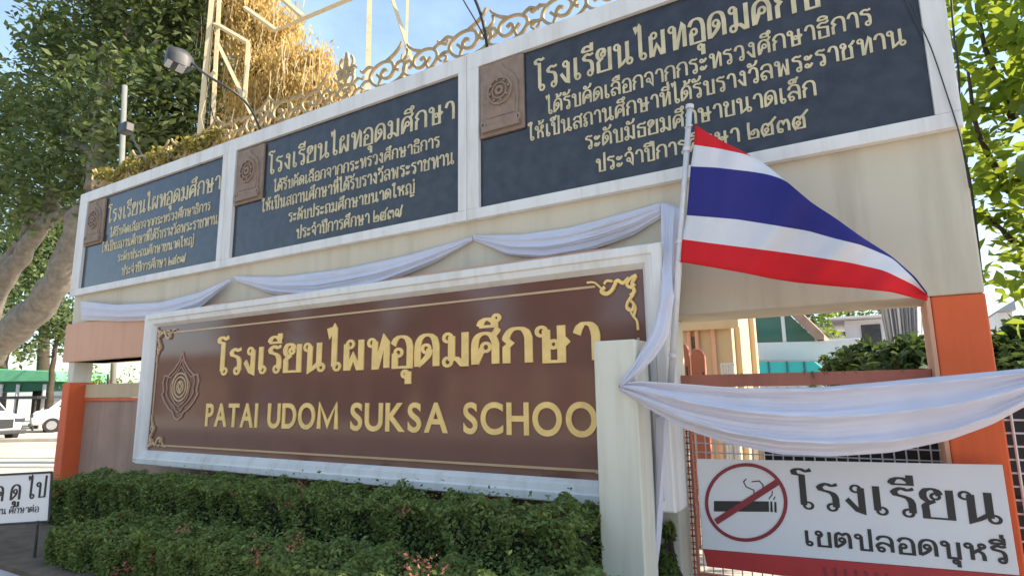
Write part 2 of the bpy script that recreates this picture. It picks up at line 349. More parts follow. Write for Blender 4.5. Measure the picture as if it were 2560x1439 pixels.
def ribbon(mb, P, closed, wthin, wthick, y, depth, mi=0):
    """a raised pen stroke standing on the plane y, facing -y; P in world (x, z)"""
    P = [np.array(p, float) for p in P]; n = len(P)
    if n < 2: return
    Wd = []; Lf = []; Rt = []
    for i in range(n):
        a = P[(i - 1) % n] if (closed or i > 0) else None; b = P[(i + 1) % n] if (closed or i < n - 1) else None
        t1 = (P[i] - a) if a is not None else None; t2 = (b - P[i]) if b is not None else None
        if t1 is None: t1 = t2
        if t2 is None: t2 = t1
        t1 = t1 / (np.linalg.norm(t1) + 1e-9); t2 = t2 / (np.linalg.norm(t2) + 1e-9)
        def wd(t): return wthin + (wthick - wthin) * abs(t[1]) ** 1.3
        n1 = np.array([-t1[1], t1[0]]); n2 = np.array([-t2[1], t2[0]])
        w1, w2 = wd(t1) / 2, wd(t2) / 2
        det = n1[0] * n2[1] - n1[1] * n2[0]
        if abs(det) > .25:               # mitre of the two offset lines
            off = np.array([(w1 * n2[1] - w2 * n1[1]) / det, (n1[0] * w2 - n2[0] * w1) / det])
            m = np.linalg.norm(off); lim = 1.5 * max(w1, w2)
            if m > lim: off *= lim / m
        else:
            nn = n1 + n2; q = np.linalg.norm(nn)
            off = (nn / q if q > .1 else n1) * (w1 + w2) / 2
        Lf.append(P[i] + off); Rt.append(P[i] - off)
    _lift[0] = (_lift[0] + .00023) % .0016
    vs = []
    for i in range(n):
        yf = y - depth - _lift[0] - .00004 * i
        vs += [(Lf[i][0], yf, Lf[i][1]), (Rt[i][0], yf, Rt[i][1]), (Lf[i][0], y + .004, Lf[i][1]), (Rt[i][0], y + .004, Rt[i][1])]
    fs = []
    for i in range(n if closed else n - 1):
        a = 4 * i; b = 4 * ((i + 1) % n)
        fs += [(a, b, b + 1, a + 1), (a, a + 2, b + 2, b), (a + 1, b + 1, b + 3, a + 3)]
    if not closed: fs += [(0, 1, 3, 2), (4 * (n - 1), 4 * (n - 1) + 2, 4 * (n - 1) + 3, 4 * (n - 1) + 1)]
    mb.add(vs, fs, mi)
def layout(txt, gap=15):
    x = 0; out = []; last = None; lx = 0; up = False
    txt = txt.replace('ำ', 'ํา')
    for ch in txt:
        if ch == ' ': x += 34; last = None; continue
        wd, st = G[ch]
        if wd:
            out.append([ch, x, 0]); lx = x + wd; x = lx + gap; up = False; last = ch
        else:
            dx = -14 if (last == 'ป' and ch in ABOVE) else 0
            dy = 30 if (ch in '่้' and up) else 0
            out.append([ch, lx + dx, dy])
            if ch in UPPER: up = True
    return out, x - gap
def thai(txt, X0, X1, Z0, Z1, h, y, depth, wthin, wthick, mb=None, slant=0.0, gap=15):
    lay, tot = layout(txt, gap); k = (X1 - X0) / tot; res = []
    for ch, x, dy in lay:
        b = mb if mb is not None else MB()
        for closed, pts in stroke_pts(G[ch][1]):
            Q = [(X0 + (x + px + slant * pz) * k, Z0 + (Z1 - Z0) * ((x + px) / tot) + (pz + dy) * h / 100) for px, pz in pts]
            ribbon(b, Q, closed, wthin * (1.05 if closed else 1), (wthin * 1.05 + .22 * (wthick - wthin)) if closed else wthick, y, depth)
        res.append((ch, b))
    return res
def thai_line(name, txt, X0, X1, Zb, h, y, depth, w1, w2, m, parent, Z1=None, slant=0.0):
    mb = MB(); thai(txt, X0, X1, Zb, Zb if Z1 is None else Z1, h, y, depth, w1, w2, mb, slant)
    return obj(name, mb, m, parent, fixn=False)

# ================================================================== SETTING
g = MB(); g.add([(-900, -900, 0), (900, -900, 0), (900, 900, 0), (-900, 900, 0)], [(0, 1, 2, 3)]); struct('ground', g, 'concrete')
g = MB(); g.add([(-8.6, -3.4, .004), (14, -3.4, .004), (14, -.2, .004), (-8.6, -.2, .004)], [(0, 1, 2, 3)]); struct('pavement', g, 'paving')
g = MB(); g.add([(-900, -14, .004), (900, -14, .004), (900, -6.6, .004), (-900, -6.6, .004)], [(0, 1, 2, 3)]); struct('road', g, 'asphalt')
kc = far(85, 1112, 30); kv = np.array([_R[0], _R[1], 0]); kv /= np.linalg.norm(kv)
g = MB()
for s in (-1,):
    a = np.array([kc[0], kc[1], 0]) - kv * 8; b = np.array([kc[0], kc[1], 0]) + kv * 5; nrm = np.array([kv[1], -kv[0], 0]) * .25
    vs = [a - nrm, b - nrm, b + nrm, a + nrm]; g.add([(*p[:2], 0) for p in vs] + [(*p[:2], .13) for p in vs], [(0, 1, 2, 3), (4, 5, 6, 7), (0, 1, 5, 4), (1, 2, 6, 5), (2, 3, 7, 6), (3, 0, 4, 7)])
struct('kerb', g, 'kerb', bevel=.02)

# ================================================================== GATE WALL
WX0, WX1, WZ0, WZ1 = -12.03, .635, 2.21, 5.20
gate = thing('gate_wall', 'long cream gateway wall raised on orange pillars with black boards across its face', 'gateway', ((WX0 + WX1) / 2, .3, 0))
obj('wall', MB().box(WX0, WX1, 0, .62, WZ0, WZ1), 'cream', gate, bevel=.012)
obj('beam', MB().box(-12.06, -1.95, -.07, .5, 2.21, 2.86), 'peach', gate, bevel=.012)
lp = MB().box(-11.97, -11.72, -.06, .34, 0, 1.86)
obj('pillar', lp, 'orange', gate, bevel=.015)
obj('column', MB().box(-11.93, -11.74, -.02, .28, 1.86, 2.208), 'post', gate, bevel=.01)
obj('pillar', MB().box(.335, .636, .004, .60, 0, 2.207), 'orange', gate, bevel=.012)
obj('reveal', MB().box(.305, .333, .006, .66, 0, 2.207), 'peach', gate, bevel=.004)
obj('column', MB().box(-1.80, -1.50, .02, .45, 0, 2.207), 'post', gate, bevel=.012)

fence = thing('low_wall', 'low brown rendered wall with cream top course behind the hedge', 'wall', (-6.8, .2, 0))
obj('wall_body', MB().box(-11.715, -1.81, .20, .34, 0, 1.545), 'greywall', fence, bevel=.006)
obj('coping', MB().box(-11.715, -1.81, .175, .36, 1.547, 1.60), 'orange', fence, bevel=.006)
obj('top_course', MB().box(-11.715, -1.81, .18, .35, 1.602, 1.83), 'beige', fence, bevel=.01)

# ---- the three award boards
def frame_ring(mb, X0, X1, Z0, Z1, prof):
    """picture frame: prof = [(inset, y)...] swept round the rectangle with mitred corners"""
    R = [[(X0 + i, y, Z0 + i), (X1 - i, y, Z0 + i), (X1 - i, y, Z1 - i), (X0 + i, y, Z1 - i)] for i, y in prof]
    o = len(mb.v); mb.v += [p for r in R for p in r]; k = len(R)
    for a in range(k - 1):
        for j in range(4):
            mb.f.append((o + 4 * a + j, o + 4 * a + (j + 1) % 4, o + 4 * a + 4 + (j + 1) % 4, o + 4 * a + 4 + j)); mb.mi.append(0)
PZ0, PZ1 = 3.465, 5.03
BO = [(-12.045, -7.712), (-7.708, -3.513), (-3.509, .645)]
BP = [(at(215, 620, -.02)[0], at(557, 525, -.02)[0]), (at(590, 510, -.02)[0], at(1152.5, 365, -.02)[0]), (at(1203, 347, -.02)[0], at(2336, 290, -.02)[0])]
LINES = ["โรงเรียนไผทอุดมศึกษา", "ได้รับคัดเลือกจากกระทรวงศึกษาธิการ", "ให้เป็นสถานศึกษาที่ได้รับรางวัลพระราชทาน"]
L4 = ["ระดับประถมศึกษาขนาดใหญ่", "ระดับประถมศึกษาขนาดใหญ่", "ระดับมัธยมศึกษาขนาดเล็ก"]
L5 = ["ประจำปีการศึกษา ๒๕๓๙", "ประจำปีการศึกษา ๒๕๓๙", "ประจำปีการศึกษา ๒๕๓๕"]
BL = ['black award board farthest from the flag, its plaque narrow and text faint', 'black award board in the middle of the wall, gilt date ending in a curled digit', 'black award board nearest the flag, largest in view, partly behind the flagpole']
def pl(x, y): return at(x, y, -.03)
# line geometry measured on the two nearer boards: (x0, x1, baseline, letter height), as offsets from the panel's left edge
def meas(xl, yl, xr, yr, hx, hy0, hy1, k):
    a, b = pl(xl, yl), pl(xr, yr); h = pl(hx, hy0)[2] - pl(hx, hy1)[2]
    return a[0] - BP[k][0], b[0] - BP[k][0], (a[2] + b[2]) / 2, abs(h)
geo2 = [meas(672, 432, 1135, 303, 850, 348, 387, 1), meas(685, 475, 1099, 374, 900, 402, 425, 1), meas(655, 527, 1135, 413, 900, 445, 470, 1), meas(722, 550, 1037, 488, 900, 492, 515, 1), meas(742, 590, 1006, 548, 900, 538, 562, 1)]
geo3 = [meas(1340, 228, 2075, 10, 1620, 85, 143, 2), meas(1367, 286, 2180, 62, 1700, 160, 195, 2), meas(1322, 352, 2264, 112, 1700, 225, 260, 2), meas(1465, 372, 2040, 242, 1700, 285, 320, 2), meas(1492, 428, 2018, 322, 1620, 367, 400, 2)]
g2w = BP[1][1] - BP[1][0]; g3w = BP[2][1] - BP[2][0]
def plaque(parent, x0, x1, z0, z1, y):
    b = MB().box(x0, x1, y - .035, y - .001, z0, z1)
    p = obj('plaque', b, 'terracotta', parent, bevel=.006)
    wx, wz = x1 - x0, z1 - z0; cx = (x0 + x1) / 2; yf = y - .035
    r = MB()                              # relief: a pointed niche over a plinth, with a wheel inside
    def bell(k, b): return [(cx + wx * x * k, z0 + wz * (b + (z - b) * k)) for x, z in [(-.38, b), (-.40, .45), (-.385, .62), (-.30, .75), (-.20, .82), (-.10, .855), (-.06, .90), (0, .955), (.06, .90), (.10, .855), (.20, .82), (.30, .75), (.385, .62), (.40, .45), (.38, b)]]
    r.prism(bell(1, .215), yf - .016, yf + .003)
    r.prism(bell(.84, .23), yf - .024, yf - .0155)
    yf -= .0235
    for rr, wd in ((.27, .045), (.16, .03)):
        ribbon(r, [(cx + wx * rr * math.cos(a), z0 + wz * .56 + wx * rr * math.sin(a)) for a in np.linspace(0, 2 * math.pi, 25)[:-1]], True, wd * wx, wd * wx, yf, .02)
    for k in range(8):
        a = k * math.pi / 4 + .2; q = (cx + wx * .215 * math.cos(a), z0 + wz * .56 + wx * .215 * math.sin(a))
        ribbon(r, [(q[0] + .02 * wx * math.cos(a), q[1] + .02 * wx * math.sin(a)), (q[0] - .02 * wx * math.cos(a), q[1] - .02 * wx * math.sin(a))], False, .045 * wx, .045 * wx, yf, .028)
    ribbon(r, [(cx + wx * .07 * math.cos(a), z0 + wz * .56 + wx * .07 * math.sin(a)) for a in np.linspace(0, 2 * math.pi, 13)[:-1]], True, .05 * wx, .05 * wx, yf, .026)
    yf += .0235
    r.prism([(cx - .44 * wx, z0 + .05 * wz), (cx + .44 * wx, z0 + .05 * wz), (cx + .40 * wx, z0 + .13 * wz), (cx - .40 * wx, z0 + .13 * wz)], yf - .034, yf + .003)
    r.prism([(cx - .38 * wx, z0 + .132 * wz), (cx + .38 * wx, z0 + .132 * wz), (cx + .36 * wx, z0 + .21 * wz), (cx - .36 * wx, z0 + .21 * wz)], yf - .022, yf + .003)
    for s in (-1, 1):
        ribbon(r, [(cx + s * wx * (.40 + .05 * math.cos(a) * .8), z0 + wz * .15 + wx * .06 * math.sin(a)) for a in np.linspace(0, 2 * math.pi, 11)[:-1]], True, .04 * wx, .04 * wx, yf, .03)
    obj('relief', r, 'terracotta', p, fixn=False)
for k in range(3):
    X0, X1 = BO[k]; P0, P1 = BP[k]; pw = P1 - P0
    t = thing('award_board', BL[k], 'signboard', ((X0 + X1) / 2, 0, 3.365), 'black award boards along the gateway wall')
    f = MB(); f.box(X0, X1, -.075, -.002, PZ1, 5.215); f.box(X0, X1, -.078, -.002, 3.355, PZ0)
    f.box(X0, P0, -.0765, -.002, PZ0, PZ1); f.box(P1, X1, -.0765, -.002, PZ0, PZ1)
    obj('frame', f, 'white', t, bevel=.006)
    obj('panel', MB().box(P0 + .001, P1 - .001, -.03, -.003, PZ0 + .001, PZ1 - .001), 'navy', t)
    geo = geo3 if k == 2 else geo2; sc = pw / (g3w if k == 2 else g2w)
    # one plaque at the upper left corner of each panel
    if k == 2: q0, q1 = pl(1203, 250)[0], pl(1313, 240)[0]; z1 = PZ1 - .012; z0 = pl(1260, 335)[2]
    else: q0 = P0 + .02; q1 = P0 + .02 + (pl(660, 440)[0] - pl(594, 440)[0]) * sc; z1 = PZ1 - .03; z0 = pl(625, 507)[2]
    plaque(t, q0 + .01, q1, z0, z1, -.03)
    txts = LINES + [L4[k], L5[k]]
    for i, s_ in enumerate(txts):
        a, b, zb, h = geo[i]
        if k == 2 and i == 0: b = P1 - P0 - .47          # runs on above the picture's edge
        hh = h * (1.0 if k == 2 else 1.02)
        w1, w2 = ((.017, .036) if i == 0 else (.012, .0205))
        thai_line('lettering', s_, P0 + a * sc, P0 + b * sc, zb, hh, -.03, .007, w1, w2, 'palegold', t)

# ---- gilded scroll cresting on the wall head
crest = thing('scroll_cresting', 'gilded iron scrollwork cresting along the top of the gateway wall', 'cresting', (-5.7, .1, 5.215))
def smooth_line(P, k=5):
    P = [np.array(p, float) for p in P]; out = [P[0]]
    for i in range(len(P) - 1):
        p0, p1, p2, p3 = P[max(i - 1, 0)], P[i], P[i + 1], P[min(i + 2, len(P) - 1)]
        for t in np.linspace(0, 1, k + 1)[1:]:
            out.append(.5 * (2 * p1 + (p2 - p0) * t + (2 * p0 - 5 * p1 + 4 * p2 - p3) * t * t + (3 * p1 - p0 - 3 * p2 + p3) * t ** 3))
    return [tuple(p) for p in out]
def spiral(cx, cz, r0, r1, a0, turns, n=22):
    return [(cx + (r0 + (r1 - r0) * t) * math.cos(a0 + turns * 2 * math.pi * t), cz + (r0 + (r1 - r0) * t) * math.sin(a0 + turns * 2 * math.pi * t)) for t in np.linspace(0, 1, n)]
def scroll(x, z, s, flip, tall):
    m = MB(); y = .12; dpt = .022
    def P(L): return [(x + (flip * px) * s, z + pz * s) for px, pz in L]
    def st(L, w1, w2):
        if 3 <= len(L) < 14: L = smooth_line(L)
        ribbon(m, P(L), False, w1 * s, w2 * s, y, dpt)
    v = _rc.uniform(-.03, .03)
    st([(-.40, .015), (0, .02), (.40, .015)], .02, .02)
    for cx_ in (-.28, .0, .27): st([(cx_ - .13, .03), (cx_ - .08, .10), (cx_ + .01, .135), (cx_ + .08, .10), (cx_ + .06, .05), (cx_ + .005, .05), (cx_ + .0, .09)], .024, .03)
    st([(.02, .12), (-.14, .17), (-.23, .29), (-.16, .40 + v), (-.01, .44 + v), (.12, .40), (.16, .30), (.10, .22), (.01, .22), (-.04, .28), (.0, .34), (.05, .31)], .030, .040)
    st([(-.16, .40 + v), (-.26, .45), (-.36, .41), (-.40, .45)], .035, .02)
    st([(.04, .44 + v), (.15, .49), (.24, .56), (.28, .62)], .045, .025)
    st([(.12, .12), (.26, .16), (.34, .26), (.30, .36), (.22, .36), (.20, .29), (.25, .26)], .028, .034)
    st([(.30, .36), (.37, .42), (.36, .50)], .034, .02)
    st([(-.22, .26), (-.32, .27), (-.38, .22), (-.34, .17)], .028, .024)
    st([(-.08, .17), (-.06, .24), (-.12, .31)], .04, .03)
    for q in ((-.30, .0), (.0, .0), (.28, .0)): m.box(x + q[0] * s - .012, x + q[0] * s + .012, y - .014, y - .002, z - .02, z + .12 * s)
    if tall:
        for sg in (-1, 1):
            st([(sg * .02, .3), (sg * .16, .46), (sg * .13, .62), (sg * .02, .72)], .045, .05); st(spiral(sg * .13, .62, .1, .03, 1.57 - sg * 1.2, sg * 1.2, 14), .035, .035)
        st([(0, .40), (-.04, .66), (0, .98)], .06, .05); st([(0, .40), (.04, .66), (0, .98)], .06, .05)
        for sg in (-1, 1): st([(sg * .05, .62), (sg * .15, .78), (sg * .10, .90)], .04, .04)
    return m
xs = np.arange(-11.75, .55, .62)
ct = int(np.argmin(abs(xs - (-5.62)))); _rc = random.Random(4)
for i, x in enumerate(xs):
    k = _rc.uniform(.86, 1.02) if i != ct else .80
    obj('scroll', scroll(x + _rc.uniform(-.05, .05), 5.205, k, 1 if i % 2 else -1, i == ct), 'filigree', crest, fixn=False)

# ================================================================== SCHOOL SIGN
YF, YP = -.45, -.355
bx0, bx1 = at(345, 980, YF)[0], at(1650, 603, YF)[0]; bz1 = at(1650, 604, YF)[2]; bz0 = (at(328, 1165, YF)[2] + at(1490, 1253, YF)[2]) / 2
qx0, qx1 = at(381, 975, YP)[0], at(1606, 765, YP)[0]; qz1 = at(1602, 681, YP)[2]; qz0 = (at(366, 1128, YP)[2] + at(1492, 1204, YP)[2]) / 2
sign = thing('school_sign', 'big brown school sign in a white frame with large gold letters', 'sign', ((bx0 + bx1) / 2, -.3, bz0))
fr = MB(); ix = min(qx0 - bx0, bx1 - qx1)
frame_ring(fr, bx0, bx1, bz0, bz1, [(.02, -.12), (0, -.13), (0, YF + .012), (.012, YF), (.075, YF), (.088, YF + .02), (ix * .78, YF + .03), (ix, YP - .004), (ix, YP + .01)])
obj('frame', fr, 'white', sign)
px0, px1, pz0, pz1 = bx0 + ix, bx1 - ix, bz0 + ix, bz1 - ix
obj('backing', MB().box(bx0 + .02, bx1 - .02, -.30, -.121, bz0 + .02, bz1 - .02), 'cream', sign)
obj('panel', MB().box(px0 + .001, px1 - .001, YP, -.31, pz0 + .001, pz1 - .001), 'brown', sign)
def L(x, y): return at(x, y, YP)
_n = MB()
ib = .072
def hline(mb, x0, x1, z, wd, y=YP, d=.010): mb.box(x0, x1, y - d, y - .0005, z - wd / 2, z + wd / 2)
hline(_n, px0 + .12, px1 - .42, pz1 - ib - .03, .020); hline(_n, px0 + .28, px1 - .1, pz0 + ib, .020)
_n.box(px1 - .075, px1 - .057, YP - .010, YP - .0005, pz0 + .3, pz1 - .55); _n.box(px0 + .058, px0 + .076, YP - .010, YP - .0005, pz0 + .3, pz1 - .42)
obj('border', _n, 'goldline', sign)
def corner(cx, cz, sx, sz, s):
    m = MB()
    def st(Lp, w1, w2, d=.018):
        Lp = smooth_line(Lp)
        ribbon(m, [(cx + sx * x * s, cz + sz * z * s) for x, z in Lp], False, w1 * s, w2 * s, YP, d)
    st([(0, 0), (.12, .05), (.20, .16), (.12, .22), (.04, .16)], .07, .05, .03)
    st([(.02, .02), (.10, .16), (.06, .30), (.14, .38)], .07, .06, .026)
    st([(.16, .03), (.28, .12), (.38, .06), (.46, .10)], .07, .06, .024)
    st([(.42, .08), (.52, .24), (.64, .30), (.74, .24), (.66, .16)], .08, .06, .026)
    st([(.66, .27), (.80, .12), (.90, .04), (1.05, .03)], .04, .035)
    st([(.50, .06), (.62, .04), (.68, .10)], .05, .045)
    st([(.08, .36), (.20, .50), (.22, .62), (.12, .66), (.08, .56)], .07, .05, .026)
    st([(.16, .46), (.06, .60), (.10, .78)], .05, .05)
    st([(.20, .60), (.12, .76), (.04, .88), (.03, 1.05)], .04, .04)
    return m
obj('corner_ornament', corner(px1 - .05, pz1 - .05, -1, -1, .42), 'gold', sign, fixn=False)
obj('corner_ornament', corner(px0 + .05, pz1 - .05, 1, -1, .42), 'goldline', sign, fixn=False)
obj('corner_ornament', corner(px0 + .05, pz0 + .05, 1, 1, .40), 'goldline', sign, fixn=False)
obj('corner_ornament', corner(px1 - .05, pz0 + .05, -1, 1, .40), 'goldline', sign, fixn=False)
# Thai letters, each raised letter a piece of its own
a, b = L(545, 930), L(1494, 905); hz = L(1060, 838)[2] - L(1060, 916)[2]
zb = L(1340, 905)[2]
for ch, mb in thai("โรงเรียนไผทอุดมศึกษา", a[0], b[0], L(566, 934)[2], L(1420, 902)[2], hz, YP, .012, .026, .080, None):
    obj('letter', mb, 'gold', sign, fixn=False)
# Latin letters
def latin(word, X0, X1, Zb, h, y, depth, m, parent, bold=.020):
    ms = []; x = 0
    for ch in word:
        if ch == 'M':
            mm = MB(); ribbon(mm, [(0, 0), (.02, .74), (.38, .10), (.74, .74), (.76, 0)], False, .165, .165, .0, .02)
            v = np.array(mm.v)[:, [0, 2, 1]] * [1, 1, -1]; v[:, 1] = np.clip(v[:, 1], 0, .74); v[:, 0] -= v[:, 0].min(); wd = v[:, 0].max(); v[:, 0] += x; x += wd + .10; ms.append((v, mm.f)); continue
        c = bpy.data.curves.new('letter', 'FONT'); c.body = ch; c.size = 1; c.extrude = .02; c.offset = bold if ch != 'M' else .002
        o = bpy.data.objects.new('letter', c); COL.objects.link(o)
        bpy.context.view_layer.update()
        me = bpy.data.meshes.new_from_object(o.evaluated_get(bpy.context.evaluated_depsgraph_get()))
        bpy.data.objects.remove(o); bpy.data.curves.remove(c)
        v = np.array([p.co[:] for p in me.vertices]); f = [tuple(p.vertices) for p in me.polygons]; bpy.data.meshes.remove(me)
        v[:, 0] -= v[:, 0].min(); wd = v[:, 0].max(); v[:, 0] += x; x += wd + .10; ms.append((v, f))
    x -= .10; k = (X1 - X0) / x; top = .74
    for v, f in ms:
        mb = MB(); zz = v[:, 2]
        q = np.stack([X0 + v[:, 0] * k, np.where(zz > 0, y - depth, y + .003), Zb + v[:, 1] / top * h], 1)
        mb.add(q, f); obj('letter', mb, m, parent)
zl = (L(520, 1063)[2] + L(1275, 1084)[2]) / 2; hl = L(1275, 1001)[2] - L(1275, 1084)[2]
for wd, xa, xb in (('PATAI', 516, 645), ('UDOM', 671, 847), ('SUKSA', 878, 1121)):
    latin(wd, L(xa, 1035)[0], L(xb, 1040)[0], zl, hl, YP, .012, 'gold', sign)
sa, sb = L(1160, 1040)[0], L(1487, 1045)[0]; latin('SCHOOL', sa, sb + (sb - sa) / 5 * .86, zl, hl, YP, .012, 'gold', sign)
# emblem: pointed lotus outline round concentric ovals
em = MB(); ex = L(452, 965)[0]; ez = L(452, 965)[2]; eh = (L(452, 880)[2] - L(452, 1045)[2]); ew = L(500, 960)[0] - L(411, 960)[0]
def est(Lp, w1, closed=False, d=.012): ribbon(em, [(ex + x * ew, ez + z * eh) for x, z in Lp], closed, w1, w1, YP, d)
half = [(0, .52), (.07, .38), (.20, .26), (.30, .20), (.36, .16), (.46, .17), (.50, .06), (.46, -.08), (.50, -.12), (.40, -.24), (.26, -.34), (.16, -.38), (.10, -.46), (0, -.50)]
est(half, .022); est([(-x, z) for x, z in half], .022)
h2 = [(x * .78, z * .80 + .01) for x, z in half]; est(h2, .014); est([(-x, z) for x, z in h2], .014)
h3 = [(0, .30), (.14, .18), (.27, .02), (.22, -.16), (.10, -.26), (0, -.30)]; est(h3, .016); est([(-x, z) for x, z in h3], .016)
obj('emblem', em, 'mauve', sign, fixn=False)
em = MB()
for r in (.22, .16, .09): est([(r * math.cos(a_), r * .95 * math.sin(a_) - .01) for a_ in np.linspace(0, 2 * math.pi, 25)[:-1]], .018, True, .014)
for s in (-1, 1): est([(0, .06), (s * .05, .0), (0, -.08)], .02, False, .016)
obj('emblem_centre', em, 'goldline', sign, fixn=False)
br = MB()
for x in (bx0 + .9, (bx0 + bx1) / 2, bx1 - .9): obj('bracket', MB().box(x - .06, x + .06, -.119, .198, bz0 + .3, bz0 + .42), 'post', sign)

# ================================================================== CREAM POST
p0, p1 = at(1486, 950, -.75)[0], at(1591, 950, -.75)[0]; pzt = at(1530, 850, -.75)[2]
pt = thing('gate_post', 'square cream concrete post in front of the end of the brown sign', 'post', ((p0 + p1) / 2, -.6, 0))
obj('shaft', MB().box(p0, p1, -.75, -.47, 0, pzt), 'post', pt, bevel=.012)
nl = MB().tube([at(1549, 965, -.75), at(1549, 965, -.79)], .008, 6); obj('nail', nl, 'black', pt)

# ================================================================== CLOTH
def poly(pts, n):
    P = np.array(pts, float); d = np.r_[0, np.cumsum(np.linalg.norm(np.diff(P, axis=0), axis=1))]; d /= d[-1]
    Q = [[np.interp(t, d, P[:, i]) for i in range(P.shape[1])] for t in np.linspace(0, 1, n)]
    Q = np.array(Q)
    for _ in range(3): Q[1:-1] = Q[1:-1] * .5 + (Q[:-2] + Q[2:]) * .25
    return Q
def drape(name, top, bot, yfun, folds, amp, seed, label, cat, group=None, n=80, mrows=44, parent=None, vb=1.0, m='cloth', ends=.5, solid=.004):
    """cloth hung between two measured edges; pleats run along it and gather at the ends"""
    rs = np.random.RandomState(seed); T = poly(top, n); B = poly(bot, n); G_ = []
    ph = rs.rand(4) * 6
    for j in range(mrows):
        v = j / (mrows - 1); row = []
        for i in range(n):
            u = i / (n - 1); px, py = T[i] * (1 - v) + B[i] * v; y0 = yfun(u)
            op = min(1, math.sin(math.pi * u) ** ends + .12)
            a1 = folds * math.pi * v + ph[0] + 1.3 * math.sin(2.2 * u + ph[1]); a2 = folds * 1.9 * math.pi * v + ph[2] + 2.1 * u; a3 = folds * 3.7 * math.pi * v + 6 * u + ph[3]
            f = .9 - 1.9 * abs(math.sin(a1 * .5)) ** .8 + .45 * (1 - 2 * abs(math.sin(a2 * .5)) ** .8) * (.5 + .5 * math.sin(4 * u + ph[1])) + .28 * (1 - 2 * abs(math.sin(a3 * .5))) * (.5 + .5 * math.sin(9 * u + ph[2])) + .05 * math.sin(37 * u + 9 * v)
            y = y0 - amp * op * (1.15 + f * .8) - vb * .05 * math.sin(math.pi * v) * op
            row.append(at(px, py, y))
        G_.append(row)
    mb = MB().grid(G_)
    if parent is None:
        o = obj(name, mb, m, None, True, solid=solid)
        return tag(o, label, cat, group)
    return obj(name, mb, m, parent, True, solid=solid)
gs = 'white cloth swags on the gateway wall'
drape('cloth_swag', [(200, 752), (290, 762), (400, 756), (500, 730), (574, 697)], [(203, 800), (300, 803), (400, 800), (500, 768), (576, 704)], lambda u: -.085, 5, .020, 1,
      'white cloth swag under the farthest black board, above the peach beam', 'cloth swag', gs)
drape('cloth_swag', [(582, 690), (700, 692), (860, 672), (1020, 638), (1180, 592)], [(585, 700), (680, 735), (790, 748), (950, 715), (1090, 655), (1184, 600)], lambda u: -.03, 6, .022, 2,
      'white cloth swag under the middle black board, its belly behind the sign top', 'cloth swag', gs)
drape('cloth_swag', [(1182, 588), (1300, 587), (1420, 570), (1540, 538), (1652, 507)], [(1184, 600), (1270, 638), (1360, 646), (1480, 625), (1580, 590), (1652, 545)], lambda u: -.03, 6, .026, 3,
      'white cloth swag beside the flagpole, under the nearest black board', 'cloth swag', gs)
hang = drape('hanging_cloth', [(1653, 505), (1653, 600), (1655, 690), (1646, 770), (1630, 830), (1603, 875), (1572, 925), (1547, 962)], [(1712, 522), (1704, 600), (1694, 690), (1681, 770), (1671, 840), (1640, 890), (1600, 932), (1552, 970)],
      lambda u: -.10 - .42 * min(1, u * 2.2) - .27 * max(0, u - .45) / .55, 4, .022, 4, 'white cloth hanging down the wall end and pulled over to the cream post', 'hanging cloth', ends=.35, n=60)
drape('cloth_tail', [(1640, 1035), (1640, 1130), (1634, 1250), (1630, 1350), (1624, 1445)], [(1676, 1035), (1672, 1130), (1660, 1250), (1652, 1350), (1640, 1445)], lambda u: -.42, 3, .02, 5,
      'narrow white cloth tail hanging beside the cream post', 'hanging cloth', ends=.2, n=40, mrows=14)
drape('cloth_bunting', [(1548, 958), (1600, 952), (1690, 958), (1850, 970), (2050, 968), (2250, 950), (2420, 934), (2560, 921), (2700, 905)],
      [(1550, 974), (1620, 1020), (1710, 1070), (1820, 1108), (1950, 1134), (2080, 1140), (2230, 1130), (2370, 1100), (2480, 1060), (2580, 1005), (2700, 925)], lambda u: -.78 + .33 * min(1, u * 1.6), 5.2, .062, 6,
      'broad white cloth bunting sagging across the gate above the no smoking sign', 'bunting', n=120, mrows=72, ends=.45)

_te = at(2700, 914, -.45)
sp_ = thing('bunting_post', 'slim orange post carrying the right end of the cloth bunting', 'post', (_te[0], -.41, 0))
obj('shaft', MB().box(_te[0] - .05, _te[0] + .05, -.46, -.36, 0, _te[2] + .12), 'orange', sp_, bevel=.008)
obj('hook', MB().tube([_te + np.array([0, .02, 0]), _te + np.array([0, -.05, .01])], .01, 6), 'black', sp_)

# ================================================================== FLAG
fp = thing('flagpole', 'thin white flagpole leaning beside the cream post', 'flagpole', at(1675, 1000, -.50))
pa, pb = at(1672, 1030, -.50), at(1724, 272, -.50)
obj('pole', MB().tube([pa, pb], [.026, .022], 12), 'steelwhite', fp, True)
ax = (pb - pa) / np.linalg.norm(pb - pa)
obj('cap', MB().tube([pb, pb + ax * .03, pb + ax * .036], [.032, .032, .02], 12), 'steelwhite', fp)
for t in (.18, .55, .86): c_ = pa + (pb - pa) * t; obj('clamp', MB().tube([c_ - ax * .015, c_ + ax * .015], .031, 10), 'steelwhite', fp)
Tt = [(1738, 312), (1790, 345), (1868, 384), (1900, 408), (1948, 452), (2030, 530), (2085, 562), (2150, 610), (2230, 660), (2290, 708), (2318, 735)]
Ta = [(1735, 362), (1800, 372), (1872, 388), (1912, 410), (1950, 440), (2032, 522), (2088, 555), (2154, 602), (2232, 652), (2290, 702), (2317, 733)]
Tb = [(1727, 416), (1790, 419), (1870, 428), (1920, 436), (1962, 450), (2030, 508), (2085, 543), (2150, 590), (2230, 641), (2290, 694), (2317, 730)]
Tc = [(1717, 538), (1780, 543), (1840, 548), (1930, 562), (2020, 577), (2090, 597), (2150, 611), (2230, 645), (2292, 703), (2318, 736)]
Td = [(1706, 598), (1780, 608), (1850, 617), (1930, 627), (1995, 636), (2060, 646), (2120, 655), (2210, 676), (2285, 712), (2320, 738)]
